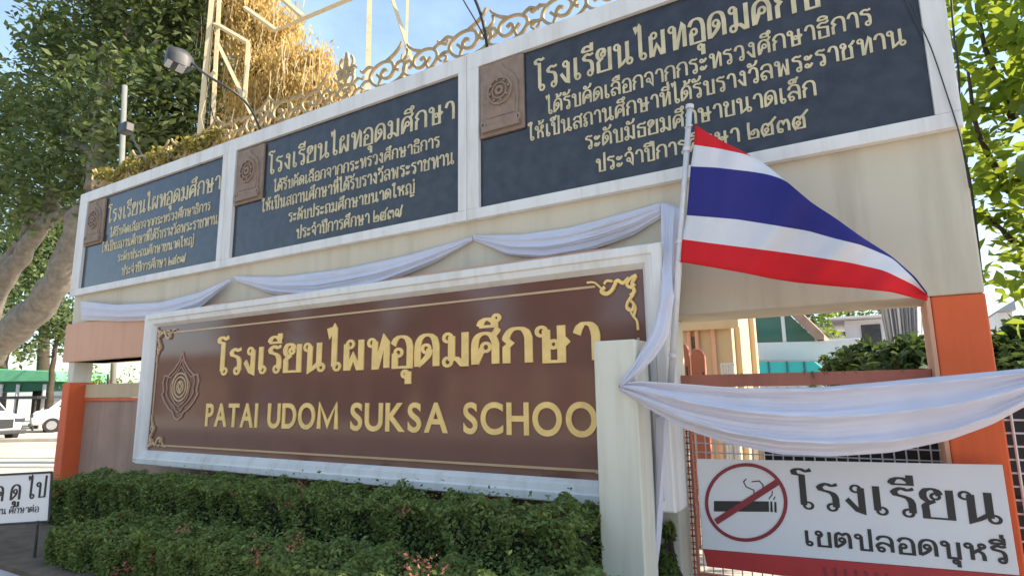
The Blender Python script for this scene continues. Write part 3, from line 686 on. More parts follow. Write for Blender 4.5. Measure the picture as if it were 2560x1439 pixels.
Te = [(1701, 655), (1780, 668), (1860, 682), (1930, 697), (1990, 706), (2070, 714), (2140, 720), (2230, 730), (2290, 746), (2318, 752)]
nn_ = 80; R6 = [poly(t, nn_) for t in (Tt, Ta, Tb, Tc, Td, Te)]
sub = [3, 3, 7, 4, 4]; rows = []; mi = []; names = [0, 1, 2, 1, 0]; cum = 0
for k in range(5):
    for q in range(sub[k] + (1 if k == 4 else 0)):
        v = q / sub[k]; row = []
        for i in range(nn_):
            u = i / (nn_ - 1); s_ = (k + v) / 5
            if k < 2 and u > .14: s_ += (.4 - s_) * min(1, (u - .14) / .08)
            px, py = R6[k][i] * (1 - v) + R6[k + 1][i] * v
            wv = .016 * math.exp(-((u - .10) / .022) ** 2) * (1 - s_) * 2 + .012 * math.sin(u * 47 + s_ * 11) * math.sin(u * 3.1) +   .066 * math.sin(u * 9.5 - s_ * 2.2) * min(1, u * 4) + .030 * math.sin(u * 23 + s_ * 5) * min(1, u * 3)
            back = .13 * max(0, (2 - k - v)) / 2 * min(1, max(0, (u - .14) / .12))      # the upper stripes roll away behind
            row.append(at(px, py, -.53 + wv + back))
        rows.append(row); mi.append(names[k])
fl = thing('national_flag', 'red, white and blue striped flag blowing out from the leaning pole', 'flag', at(1715, 480, -.53))
obj('flag_cloth', MB().grid(rows, mi), ['fred', 'fwhite', 'fblue'], fl, True, solid=.003)
for y_ in (318, 650): q = at(1722 if y_ < 400 else 1701, y_, -.50); obj('tie', MB().tube([q + np.array([-.03, 0, 0]), q + np.array([.0, -.03, 0]), q + np.array([.035, -.02, 0])], .006, 6), 'steelwhite', fl)

# ================================================================== NO SMOKING SIGN, GATE
YS = -.15
ns = thing('no_smoking_sign', 'white no smoking board with black Thai writing and red lower strip, on the gate', 'sign', (-.35, YS, .35))
cA, cB, cC, cD = at(1742, 1146, YS), at(2506, 1161, YS), at(2549, 1437, YS), at(1757, 1371, YS)
cE, cF = at(1768, 1415, YS), at(2562, 1508, YS)
def quadboard(a, b, c, d, th): return MB().prism([(a[0], a[2]), (b[0], b[2]), (c[0], c[2]), (d[0], d[2])], YS, YS + th)
obj('board', quadboard(cA, cB, cC, cD, .018), 'signwhite', ns, bevel=.003)
g_ = np.array([0, 0, .002])
obj('lower_strip', quadboard(cD - g_, cC - g_, cF, cE, .016), 'signred', ns, bevel=.003)
def sp(x, y): q = at(x, y, YS); return (q[0], q[2])
m_ = MB(); ribbon(m_, [sp(1865.5 + 99 * math.cos(t), 1254.5 + 94 * math.sin(t)) for t in np.linspace(0, 2 * math.pi, 49)[:-1]], True, .024, .024, YS, .004)
ribbon(m_, [sp(1945, 1203), sp(1790, 1303)], False, .042, .042, YS, .006); obj('prohibition_ring', m_, 'darkred', ns, fixn=False)
m_ = MB()
for x0, x1, y0 in ((1785, 1922, 1251), (1926, 1931, 1252), (1936, 1941, 1253)):
    a, b, c, d = sp(x0, y0), sp(x1, y0 + 1), sp(x1 + 1, y0 + 27), sp(x0, y0 + 26); m_.prism([a, b, c, d], YS - .003, YS)
for Lp in ([(1885, 1237), (1885, 1224), (1866, 1216), (1859, 1203), (1866, 1196)], [(1879, 1203), (1898, 1201), (1908, 1211), (1907, 1222)], [(1922, 1246), (1930, 1236), (1931, 1226)], [(1934, 1248), (1938, 1240)]):
    ribbon(m_, [sp(*q) for q in Lp], False, .007, .007, YS, .002)
obj('cigarette', m_, 'black', ns, fixn=False)
h1 = at(2330, 1222, YS)[2] - at(2330, 1293, YS)[2]
thai_line('lettering', "โรงเรียน", sp(1984, 1200)[0], sp(2501, 1290)[0], sp(2029, 1270)[1], h1, YS, .003, .011, .042, 'black', ns, Z1=sp(2490, 1306)[1])
h2_ = at(2320, 1349, YS)[2] - at(2320, 1388, YS)[2]
thai_line('lettering', "เขตปลอดบุหรี่", sp(2010, 1340)[0], sp(2519, 1395)[0], sp(2015, 1360)[1], h2_, YS, .003, .013, .022, 'black', ns, Z1=sp(2512, 1405)[1])
for i in range(7):
    sr = MB(); x = 2060 + i * 26; ribbon(sr, [sp(x, 1416 + .1 * (x - 2060)), sp(x + 6, 1445 + .1 * (x - 2060))], False, .014, .016, YS, .003); obj('letter', sr, 'darkred', ns, fixn=False)

gt = thing('sliding_gate', 'salmon painted steel gate with wire mesh behind the no smoking board', 'gate', (-.6, .35, 0))
fr_ = MB(); gx0, gx1 = at(1677, 1100, .3)[0], .303
obj('stile', MB().box(gx0, gx0 + .085, .30, .36, .03, 1.62), 'redbrown', gt, bevel=.006)
obj('stile', MB().box(gx0 + .155, gx0 + .175, .305, .345, .05, 1.62), 'redbrown', gt, bevel=.003)
obj('top_rail', MB().box(gx0, gx1, .295, .365, 1.622, 1.725), 'redbrown', gt, bevel=.006)
obj('bottom_rail', MB().box(gx0 + .177, gx1, .30, .36, .04, .12), 'redbrown', gt, bevel=.006)
ms = MB()
for x in np.arange(gx0 + .21, gx1, .075): ms.tube([(x, .325, .12), (x, .325, 1.62)], .0055, 5)
for z in np.arange(.18, 1.6, .075): ms.tube([(gx0 + .10, .336, z), (gx1, .336, z)], .0055, 5)
obj('mesh', ms, 'steelwhite', gt)
fm = MB()
for z in np.arange(.1, 1.6, .05): fm.tube([(gx0 + .086, .322, z), (gx0 + .156, .322, z)], .005, 5)
for x in (gx0 + .11, gx0 + .135): fm.tube([(x, .315, .06), (x, .315, 1.62)], .005, 5)
obj('wire', fm, 'signred', gt)
lt = MB()
rs = np.random.RandomState(5)
for px in (1855, 2010, 2032, 2060, 2068, 2110, 2140, 2255):
    q = at(px, 941, .31); k = .010 if px != 2032 else .022
    lt.tube([(q[0], .292, 1.73), (q[0] + .01, .285, 1.72 - k * 2)], [k * .5, k * .15], 5)
tag(obj('dead_leaves', lt, 'bark'), 'few dry dark red leaves caught on the salmon gate rail', 'leaves')['kind'] = 'stuff'
gr = thing('window_grille', 'pale metal grille right of the orange pillar beside the bunting', 'grille', (1.1, .2, 0))
for x in np.arange(.70, 1.7, .085): obj('upright', MB().tube([(x, .20, 0), (x, .20, 1.66)], .009, 6), 'steelwhite', gr)
for z in np.arange(.1, 1.68, .085): obj('crossbar', MB().tube([(.66, .215, z), (1.75, .215, z)], .007, 6), 'steelwhite', gr)
bp_ = thing('dark_backing', 'dark sheet added close behind the mesh of the salmon gate', 'gate', (-.3, .8, 0))  # added sheet standing in for the unidentified dark behind the mesh
obj('sheet', MB().box(-.95, 1.9, .80, .84, .05, 1.52), 'black', bp_, bevel=.01)
obj('rib', MB().box(-.95, 1.9, .77, .798, .75, .80), 'lampgrey', bp_)

# ---- folding red gate leaves seen through the opening at its left
for i, (xa, xb, yt, lab) in enumerate(((1697, 1722, 858, 'narrow rounded salmon red gate leaf next to the opening\'s left edge'), (1727, 1762, 872, 'wider rounded salmon red gate leaf in front of the beige wall'))):
    X0, X1, zt = at(xa, 900, 1.6)[0], at(xb, 900, 1.6)[0], at(xa, yt, 1.6)[2]
    t_ = thing('gate_leaf', lab, 'gate leaf', ((X0 + X1) / 2, 1.6, 0), 'rounded red gate leaves inside the opening')
    pp = [(X0, 0), (X1, 0), (X1, zt - .10)] + [((X0 + X1) / 2 + (X1 - X0) / 2 * math.cos(a), zt - .10 + .10 * math.sin(a)) for a in np.linspace(.2, math.pi - .2, 9)] + [(X0, zt - .10)]
    obj('leaf_panel', MB().prism(pp, 1.60, 1.66), 'redbrown', t_, bevel=.01)
    obj('handle', MB().tube([(X1 - .02, 1.58, zt - .25), (X1 - .02, 1.58, zt - .45)], .008, 6), 'black', t_)

# ================================================================== SCHOOL BUILDINGS BEHIND
def kx(px, py): return at(px, py, -4)[0]          # sideways metres per metre of depth
bxr = at(1832, 870, 5)[0]; yb = bxr / kx(1886, 870) - 5
bz = at(1834, 786, 5)[2]
bld = thing('beige_building', 'beige school block with a sunlit side wall behind the gate opening', 'building', (bxr - 2, 6, 0))
obj('wall', MB().box(bxr - 4, bxr, 5, yb, 0, bz + .9), 'beige', bld, bevel=.02)
for y in np.linspace(5.3, yb - .3, 2): obj('pilaster', MB().box(bxr + .001, bxr + .09, y - .10, y + .10, 0, bz + .88), 'beige', bld, bevel=.01)
obj('cornice', MB().box(bxr - 4.1, bxr + .14, 4.86, 4.998, bz - .22, bz - .08), 'beige', bld, bevel=.02)
obj('roof', MB().box(bxr - 4.2, bxr + .22, 4.8, yb + .1, bz + .902, bz + 1.0), 'rooftile', bld, bevel=.01)
for px in (1722, 1742, 1782): x = at(px, 830, 4.97)[0]; obj('downpipe', MB().tube([(x, 4.95, 0), (x, 4.95, bz + .6)], .035, 8), 'peach', bld)
wn = MB(); wn.box(at(1726, 850, 4.99)[0], at(1737, 850, 4.99)[0], 4.97, 4.999, at(1730, 870, 5)[2], at(1730, 842, 5)[2]); obj('window', wn, 'glassdark', bld)
rl = thing('railing', 'short white railing bars in front of the beige block', 'railing', at(1820, 930, 3.2) * np.array([1, 1, 0]))
for px in range(1806, 1840, 7): x = at(px, 930, 3.2)[0]; obj('bar', MB().tube([(x, 3.2, 0), (x, 3.2, at(px, 908, 3.2)[2])], .02, 6), 'bwhite', rl)
obj('rail', MB().tube([(at(1803, 910, 3.2)[0], 3.2, at(1820, 910, 3.2)[2]), (at(1837, 910, 3.2)[0], 3.2, at(1820, 910, 3.2)[2])], .018, 6), 'bwhite', rl)

YG = 13.0
def gp(x, y, Y=YG): q = at(x, y, Y); return (q[0], q[2])
gb = thing('green_glass_building', 'school building with dark green glazing under a sloping tiled roof', 'building', (gp(1950, 850)[0], YG, 0))
obj('glazing', MB().prism([gp(1800, 858), gp(1800, 770), gp(1956, 770), gp(2036, 845), gp(2038, 853)], YG, YG + .1), 'greenglass', gb)
for xa, xb in ((1879, 1889), (1953, 1962), (2033, 2039)): a, b = gp(xa, 800)[0], gp(xb, 800)[0]; obj('mullion', MB().box(a, b, YG - .06, YG - .002, gp(xa, 856)[1], gp(xa, 770)[1] if xa < 2000 else gp(xa, 846)[1]), 'bwhite', gb)
obj('parapet', MB().prism([gp(1800, 900), gp(1800, 859), gp(2038, 853), gp(2150, 845), gp(2150, 902)], YG - .12, YG + .4), 'bwhite', gb, bevel=.02)
obj('roof', MB().prism([gp(1958, 768), gp(1990, 768), gp(2062, 838), gp(2062, 850), gp(2042, 850)], YG - .25, YG + 5), 'rooftile', gb)
obj('wall', MB().box(gp(1800, 900)[0], gp(2150, 900)[0], YG + .45, YG + 5, 0, gp(1900, 860)[1]), 'bwhite', gb)
aw = thing('turquoise_awning', 'bright turquoise panelled awning below the white parapet', 'awning', (gp(1970, 920, 12)[0], 12, 0))
obj('awning_sheet', MB().prism([gp(1875, 938, 12), gp(1884, 904, 12), gp(2036, 903, 12), gp(2060, 922, 12), gp(2060, 934, 12)], 11.9, 12.6), 'cyan', aw, bevel=.01)
for px in (1921, 1967, 2010): a = gp(px, 904, 11.9)[0]; obj('joint', MB().box(a - .02, a + .02, 11.87, 11.898, gp(px, 934, 11.9)[1], gp(px, 903, 11.9)[1]), 'cyandark', aw)
obj('gutter', MB().box(gp(1878, 936, 11.9)[0], gp(2060, 936, 11.9)[0], 11.86, 11.898, gp(1900, 940, 11.9)[1], gp(1900, 936, 11.9)[1]), 'cyandark', aw)
for px in (1890, 2050): a = gp(px, 930, 12)[0]; obj('leg', MB().tube([(a, 12.3, 0), (a, 12.3, 2.0)], .05, 8), 'bwhite', aw)
wb = thing('white_house', 'white house with a square grey window behind the bushes', 'house', (gp(2160, 840, 16)[0], 16, 0))
obj('wall', MB().box(gp(2115, 850, 16)[0], gp(2300, 850, 16)[0], 16, 20, 0, gp(2160, 798, 16)[1]), 'bwhite', wb, bevel=.02)
obj('window', MB().box(gp(2156, 850, 16)[0], gp(2205, 850, 16)[0], 15.96, 15.998, gp(2160, 862, 16)[1], gp(2160, 812, 16)[1]), 'lampgrey', wb)
obj('roof_slab', MB().box(gp(2080, 850, 16)[0], gp(2310, 850, 16)[0], 15.5, 20.3, gp(2160, 797, 16)[1], gp(2160, 792, 16)[1]), 'bwhite', wb, bevel=.02)
fh = thing('far_white_house', 'small far white house with dark window at the left of the square grey window', 'house', (gp(2090, 840, 26)[0], 26, 0))
obj('wall', MB().box(gp(2050, 850, 26)[0], gp(2118, 850, 26)[0], 26, 30, 0, gp(2080, 815, 26)[1]), 'bwhite', fh, bevel=.02)
obj('window', MB().box(gp(2108, 850, 26)[0], gp(2124, 850, 26)[0], 25.9, 25.99, gp(2110, 837, 26)[1], gp(2110, 825, 26)[1]), 'glassdark', fh)
obj('roof', MB().box(gp(2046, 850, 26)[0], gp(2122, 850, 26)[0], 25.5, 30.4, gp(2080, 814, 26)[1], gp(2080, 809, 26)[1]), 'slate', fh)
cu = []
for v in np.linspace(0, 1, 16):
    row = []
    for u in np.linspace(0, 1, 60):
        px = 2196 + (2306 - 2196) * u + 26 * v * (1 - u); py = 745 + 135 * v
        row.append(at(px, py, 7.5 + 1.6 *( .10 * math.sin(u * 34) + .04 * math.sin(u * 71))))
    cu.append(row)
tag(obj('tarpaulin', MB().grid(cu), 'sheet', None, True, solid=.006), 'pale pleated sheet hanging at the right of the gate opening', 'sheet')

# ================================================================== FOLIAGE
RS = np.random.RandomState(11)
def hedge(name, label, X0, X1, Yf, Yb, ztop, n, seed, flowers):
    rs = np.random.RandomState(seed); t = thing(name, label, 'hedge', ((X0 + X1) / 2, (Yf + Yb) / 2, 0), 'clipped hedges below the school sign')
    def lump(x, y, z): return .055 * np.sin(x * 5.1 + z * 4 + seed) * np.cos(y * 6 + x * 2.3) + .04 * np.sin(x * 11 + z * 9) + .025 * np.sin(x * 23 + y * 17 + z * 13)
    W = X1 - X0; D = Yb - Yf; pts = []
    nf = int(n * .48); x = X0 + W * rs.rand(nf); zt = ztop(x); z = zt * rs.rand(nf) ** .8; y = Yf + lump(x, 0 * x, z) + np.abs(rs.normal(0, .035, nf)) + .06 * (z / zt) ** 4; pts.append(np.stack([x, y, z], 1))
    nt_ = int(n * .44); x = X0 + W * rs.rand(nt_); y = Yf + D * rs.rand(nt_); z = ztop(x) + lump(x, y, 0 * x) - np.abs(rs.normal(0, .035, nt_)); pts.append(np.stack([x, y, z], 1))
    ne = n - nf - nt_
    for s, xe in ((1, X0), (-1, X1)):
        k = ne // 2; y = Yf + D * rs.rand(k); z = ztop(np.full(k, xe)) * rs.rand(k); x = xe + s * (np.abs(rs.normal(0, .04, k)) + lump(y, z, 0 * z) + .05); pts.append(np.stack([x, y, z], 1))
    nw = n // 40; x = X0 + W * rs.rand(nw); y = Yf + D * rs.rand(nw); z = ztop(x) + rs.exponential(.03, nw); pts.append(np.stack([x, y, z], 1))   # stray shoots
    leaves('foliage', np.concatenate(pts), .040, 'hedge', t, seed, .5, .15, .45, face=(0, -.9, 1.5))
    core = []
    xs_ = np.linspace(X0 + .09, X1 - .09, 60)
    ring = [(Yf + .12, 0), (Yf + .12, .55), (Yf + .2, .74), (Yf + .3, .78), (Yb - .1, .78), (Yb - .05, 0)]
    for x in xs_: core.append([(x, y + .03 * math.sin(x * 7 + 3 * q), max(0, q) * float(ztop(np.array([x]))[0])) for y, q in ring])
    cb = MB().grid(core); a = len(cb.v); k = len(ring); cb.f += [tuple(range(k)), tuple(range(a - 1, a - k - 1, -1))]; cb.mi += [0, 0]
    obj('core_fill', cb, 'dark_core', t)  # solid dark core closing the view between the leaves
    for px, py, Y, r in flowers:
        c = at(px, py, Y); pp = c + rs.normal(size=(26, 3)) * r * np.array([1, .8, .7])
        leaves('flower_cluster', pp, .026, 'blossom', t, seed + px, .6, .4)
def ztb(x): return np.interp(x, [-9.6, -9.0, -6, -2], [.50, .58, .70, .735])
def ztf(x): return np.interp(x, [-8.2, -7.6, -5.0, -1.6], [.20, .34, .40, .44])
hedge('back_hedge', 'taller clipped hedge directly under the white frame of the brown sign', -9.45, -1.84, -1.22, -.52, ztb, 52000, 3,
      [(755, 1210, -1.1, .035), (715, 1258, -1.24, .04), (1010, 1275, -1.26, .045), (1225, 1238, -1.0, .045), (590, 1235, -1.2, .03)])
hedge('front_hedge', 'lower clipped hedge in front, dotted with small red blossoms', -7.12, -1.52, -2.05, -1.24, ztf, 60000, 4,
      [(460, 1320, -1.95, .04), (740, 1350, -2.02, .042), (640, 1370, -2.0, .05), (320, 1410, -2.08, .045), (1020, 1400, -2.06, .045), (1080, 1408, -2.06, .04), (1035, 1432, -2.08, .05), (385, 1395, -2.05, .03), (640, 1400, -2.05, .035), (290, 1432, -2.08, .04)])
fb = MB().box(-9.7, -1.6, -2.3, -.15, .0, .05); struct('planting_bed', fb, 'soil')

def tree(name, label, cat, base_off, limbs, blobs, leafm, barkm, size, n, per, spread, seed, group=None, aspect=.5, shell=.4, six=False, droop=.0, up=.3, extra=None):
    rs = np.random.RandomState(seed)
    p0_ = limbs[0][0][0]
    t = thing(name, label, cat, (p0_[0], p0_[1], 0), group)
    for i, (pts, r0, r1) in enumerate(limbs):
        P = poly(pts, max(8, len(pts) * 4)); P[1:-1] += rs.normal(size=P[1:-1].shape) * r1 * .25
        obj('trunk' if i == 0 else 'limb', MB().tube(P, np.linspace(r0, r1, len(P)), 10), barkm, t, True)
    pos = [blob(c, r, int(n * (float(np.max(r)) / 1.8) ** 2), per, spread, rs, shell) for c, r in blobs]
    if extra is not None: pos.append(extra)
    leaves('crown', np.concatenate(pos), size, leafm, t, seed, aspect, up, .4, droop, six)
    return t
Y3 = 3.2
def A3(px, py, dy=0.0): return at(px, py, Y3 + dy)
root_ = A3(-170, 960); root_[2] = 0
limbs = [([(root_[0], root_[1], -.2), A3(-110, 930), A3(-20, 862), A3(80, 790), A3(150, 700), A3(190, 600), A3(235, 470)], .72, .30),
         ([A3(-110, 900), A3(-30, 770), A3(20, 690), A3(60, 625), A3(110, 560), A3(150, 470)], .42, .2), ([A3(-60, 800), A3(-20, 660), A3(30, 640), A3(62, 595), A3(90, 520)], .25, .14),
         ([A3(235, 480), A3(250, 340), A3(262, 180)], .28, .2), ([A3(262, 185), A3(310, 158), A3(350, 150), A3(395, 100)], .14, .06), ([A3(245, 400), A3(150, 330), A3(70, 240)], .17, .07),
         ([A3(262, 190), A3(246, 110), A3(236, 62)], .13, .06), ([A3(262, 190), A3(310, 100), A3(330, 60)], .1, .05), ([A3(110, 560), A3(180, 520), A3(200, 560)], .2, .1)]
bl = [(70, 330, .4, 1.8), (150, 220, -.3, 2.0), (250, 110, .3, 2.0), (380, 60, .6, 2.0), (320, 260, -.5, 1.7), (430, 270, .3, 1.6), (210, 380, .2, 1.8), (80, 450, -.4, 1.7), (320, 10, .2, 1.8), (460, 90, .8, 1.4), (420, 390, .6, 1.2),
      (250, 490, .4, 1.0), (330, 410, .2, 1.2), (150, 130, .5, 1.3), (30, 250, 0, 1.3), (10, 400, 0, 1.5), (20, 520, .2, 1.2), (480, 200, .8, 1.1), (130, 520, .8, .9), (450, -40, .6, 2.0)]
tree('shade_tree', 'big dark green tree with thick pale grey limbs left of the boards', 'tree', 0, limbs, [(A3(a, b, c), r) for a, b, c, r in bl], 'tree', 'bark', .235, 120, 15, .30, 21)
# darker trees standing farther back, seen under the big tree's limbs
def backtree(cx, cy, dist, r, seed, label, nb=5, lm='tree', size=.3, group='trees beyond the car park'):
    rs = np.random.RandomState(seed); c = far(cx, cy, dist); bs = [(c + rs.normal(size=3) * r * np.array([.8, .6, .5]), r * rs.uniform(.6, .9)) for _ in range(nb)]
    base = c.copy(); base[2] = 0
    tree('background_tree', label, 'tree', 0, [([base, (base + c) / 2 + rs.normal(size=3) * .2, c], r * .12, r * .05)], bs, lm, 'darkbark', size, 60, 12, r * .2, seed, group, shell=.2)
backtree(150, 600, 44, 3.2, 31, 'dark tree filling the gap between the pale limbs and the nearest board edge')
backtree(40, 660, 50, 3.6, 32, 'dark tree low behind the thick pale limbs at the left margin', lm='shrub')
backtree(150, 800, 38, 1.5, 33, 'dark bushy tree beside the peach beam end, above the white sky', 6)
backtree(270, 935, 40, 1.2, 35, 'pale green tree glimpsed under the peach beam', 4, 'bright', .2)

tree('broadleaf_tree', 'tree with broad pale leaves between the flood lamp and the lattice tower', 'tree', 0,
     [([at(450, 420, 4.3) * np.array([1, 1, 0]), at(450, 420, 4.3), at(445, 250, 4.3)], .12, .05)],
     [(at(430, 300, 4.2), .6), (at(455, 210, 4.4), .55), (at(410, 340, 4.2), .55), (at(455, 350, 4.1), .5), (at(460, 110, 4.4), .65), (at(385, 370, 4.2), .4), (at(468, 20, 4.4), .65), (at(478, 290, 4.3), .45)], 'shrub', 'darkbark', .34, 130, 4, .18, 44, aspect=.5, shell=.3, six=True, up=.5)
# creeper covered mass and the lattice tower in front of it
cp = [(545, 90, .75), (560, 220, .7), (555, 330, .6), (620, 40, .9), (640, 150, .95), (640, 270, .9), (700, 80, .75), (715, 190, .9), (700, 310, .85), (775, 190, .65), (785, 260, .8), (770, 340, .8), (825, 310, .55), (835, 240, .45), (560, -30, .9), (650, -60, 1.0), (600, 380, .7), (690, 390, .7), (850, 350, .4), (800, 150, .35)]
cr = np.random.RandomState(8)
top_v = np.concatenate([blob(at(px, 470 - (px - 250) * .36 - 16 + 10 * math.sin(px * .09), .16), .12, 10, 14, .055, cr, .2) for px in range(262, 560, 14)])
cyy = 4.6
cbase = at(650, 300, cyy)
vt = tree('creeper_tree', 'golden sunlit tree smothered in hanging creeper behind the middle board', 'tree', 0,
     [([(cbase[0], cyy, -.2), (cbase[0] + .1, cyy, 3), at(650, 200, cyy), at(640, 20, cyy)], .35, .12), ([at(650, 260, cyy), at(720, 180, cyy), at(790, 210, cyy)], .12, .05)],
     [(at(a, b, cyy + .2 + .2 * math.sin(a)), np.array([r, r * .6, r])) for a, b, r in cp], 'creeper', 'darkbark', .15, 900, 16, .20, 41, aspect=.30, shell=.35, droop=2.6, up=.1)
st_ = MB(); rs = np.random.RandomState(77)
for i in range(320):
    a, b, r = cp[rs.randint(len(cp))]; q = at(a, b, cyy) + rs.normal(size=3) * r * .55; q[1] -= r * .25; ln = rs.uniform(.4, 1.3)
    st_.tube([q, q + np.array([rs.normal() * .05, rs.normal() * .05, -ln * .5]), q + np.array([rs.normal() * .08, 0, -ln])], .010, 4)
obj('hanging_stem', st_, 'mast', vt)['kind'] = 'stuff'
leaves_o = leaves('vine_leaves', top_v, .085, 'crest', None, 9, .6, .3)
tag(leaves_o, 'yellow green vine creeping along the wall head above the farthest board', 'vine')

tw = thing('lattice_tower', 'rusty cream lattice mast tower rising behind the middle board', 'tower', at(760, 300, 3.6) * np.array([1, 1, 0]))
def leg(pxa, pya, pxb, pyb, Y, wpx, m='mast', nm='leg', ext=1.0):
    a, b = at(pxa, pya, Y), at(pxb, pyb, Y); d = a - b
    a = a + d * .25 * ext if nm == 'leg' else a
    if nm == 'leg': b = b + (b - a) * ((b[2] - .02) / max(1e-3, (a[2] - b[2])))
    wd = wpx / F_PX * abs(np.dot(at(pxb, pyb, Y) - CAM, _F)); obj(nm, MB().tube([a, b], wd * .62, 4), m, tw)
leg(531, 0, 499, 350, 3.3, 14); leg(548, 0, 532, 300, 3.4, 10); leg(924, 0, 921, 150, 3.3, 14); leg(1019, 0, 1014, 150, 3.4, 8)
for q in ((548, 65, 621, 108, 9), (621, 108, 612, 245, 9), (546, 112, 640, 310, 9), (612, 20, 690, 76, 9), (700, -8, 757, 42, 10), (738, 56, 890, -8, 10), (975, -20, 1034, 165, 8), (533, 60, 548, 66, 8), (528, 190, 538, 178, 8), (740, 56, 690, 76, 6)):
    leg(q[0], q[1], q[2], q[3], 3.35, q[4] * 1.15, nm='brace')

# right hand tree close by
rt = np.random.RandomState(15)
def A1(px, py, Y): return at(px, py, Y)
tb = A1(2530, 700, 2.6)
tree('leafy_tree', 'bright translucent green tree right of the wall, close to the gate', 'tree', 0,
     [([(A1(2590, 700, 2.6)[0], tb[1], -.2), A1(2590, 700, 2.6), A1(2575, 400, 2.4), A1(2560, 100, 2.3)], .07, .03), ([A1(2525, 480, 2.4), A1(2440, 330, 2.0), A1(2420, 180, 1.8)], .035, .012), ([A1(2535, 300, 2.3), A1(2460, 120, 2.0), A1(2440, 10, 2.0)], .035, .012), ([A1(2530, 600, 2.5), A1(2470, 540, 2.2)], .03, .01)],
     [(A1(2430, 60, 2.0), .45), (A1(2500, 30, 1.6), .5), (A1(2540, 160, 2.0), .55), (A1(2470, 230, 2.4), .5), (A1(2440, 330, 2.6), .45), (A1(2530, 330, 2.0), .5), (A1(2490, 430, 2.2), .45), (A1(2460, 440, 3.0), .5), (A1(2540, 530, 2.2), .5), (A1(2480, 560, 2.7), .5), (A1(2540, 660, 2.6), .45), (A1(2500, 640, 3.0), .4), (A1(2590, 400, 2.0), .8), (A1(2620, 100, 2.2), 1.1), (A1(2520, -120, 2.2), .9), (A1(2650, 650, 2.4), .7), (A1(2420, -80, 2.6), .7), (A1(2500, 760, 3.0), .3)],
     'bright', 'darkbark', .175, 135, 6, .12, 51, aspect=.55, shell=.3, six=True, up=.5)
# unseen canopy beyond the right edge, added to keep sun off the gate opening
backs = [(np.array([2.3, 1.0, 3.5]), .8), (np.array([3.2, 1.5, 4.2]), .9), (np.array([1.75, .75, 2.9]), .42), (np.array([4.4, 2.0, 4.9]), 1.0), (np.array([3.4, .6, 3.4]), .9), (np.array([2.9, 1.4, 5.3]), .8)]
tree('sun_blocker_tree', 'dark crowned tree added out of view at the far right to block the sun', 'tree', 0, [([(3.2, 1.3, -.2), (3.2, 1.3, 2.0), (3.1, 1.3, 4.2)], .16, .08)], backs, 'tree', 'darkbark', .16, 700, 14, .18, 52)
def shrub(label, spots, seed, size=.16, lm='shrub', n=50, per=10):
    rs = np.random.RandomState(seed); t = thing('shrub', label, 'shrub', (spots[0][0][0], spots[0][0][1], 0), 'garden shrubs behind the wall')
    leaves('foliage', np.concatenate([blob(c, r, n, per, r * .16, rs, .3) for c, r in spots]), size, lm, t, seed, .45, .4, .4, six=True)
    sm = MB()
    for c, r in spots:
        for _ in range(4): sm.tube([(c[0] + rs.normal() * .1, c[1], 0), (c[0] + rs.normal() * r * .4, c[1], c[2] * .6), (c[0] + rs.normal() * r * .5, c[1], c[2] + r * .4)], [.025, .018, .01], 5)
    obj('stem', sm, 'darkbark', t)
shrub('dark broad leaved shrub below the pale sheet in the opening', [(at(2270, 890, 5), .34), (at(2305, 900, 4.6), .3), (at(2240, 905, 5.2), .3), (at(2290, 950, 4.6), .6)], 61, .15)
shrub('dark spreading shrub in the opening, below the white house', [(at(2170, 895, 7), .38), (at(2200, 915, 6.6), .38), (at(2130, 920, 7.2), .34), (at(2085, 925, 8.2), .26), (at(2165, 990, 6.8), .8)], 62, .17)
shrub('dark hedge-like shrub right of the orange pillar above the bunting', [(at(2500, 880, 3.4), .24), (at(2545, 870, 3.6), .28), (at(2580, 850, 3.6), .3), (at(2530, 940, 3.4), .5)], 63, .11)
backtree(2030, 790, 34, 1.6, 64, 'pale leaved tree above the sloping tiled roof', 5, 'shrub', .26, 'trees behind the school')
backtree(2120, 770, 30, 1.2, 65, 'light green tree above the far white house', 5, 'bright', .22, 'trees behind the school')
sh = thing('garden_house', 'small grey white house glimpsed right of the orange pillar', 'house', (at(2520, 800, 12)[0], 12, 0))
obj('wall', MB().box(at(2495, 800, 12)[0], at(2535, 800, 12)[0], 12, 15, 0, at(2515, 778, 12)[2]), 'bwhite', sh, bevel=.02)
rfx0, rfx1 = at(2490, 800, 12)[0], at(2540, 800, 12)[0]; rz = at(2515, 778, 12)[2]
obj('roof', MB().prism([(rfx0, rz + .002), (rfx1, rz + .002), (rfx1, rz + .22)], 11.8, 15.2), 'slate', sh)
pl_ = shrub  # potted leaves beside the gate foot
shrub('dark low plant in the gap between cream post and salmon gate', [(at(1663, 1400, -.05) , .09), (at(1668, 1330, -.02), .06), (at(1665, 1440, -.05), .12)], 66, .07, 'hedge', 26, 8)

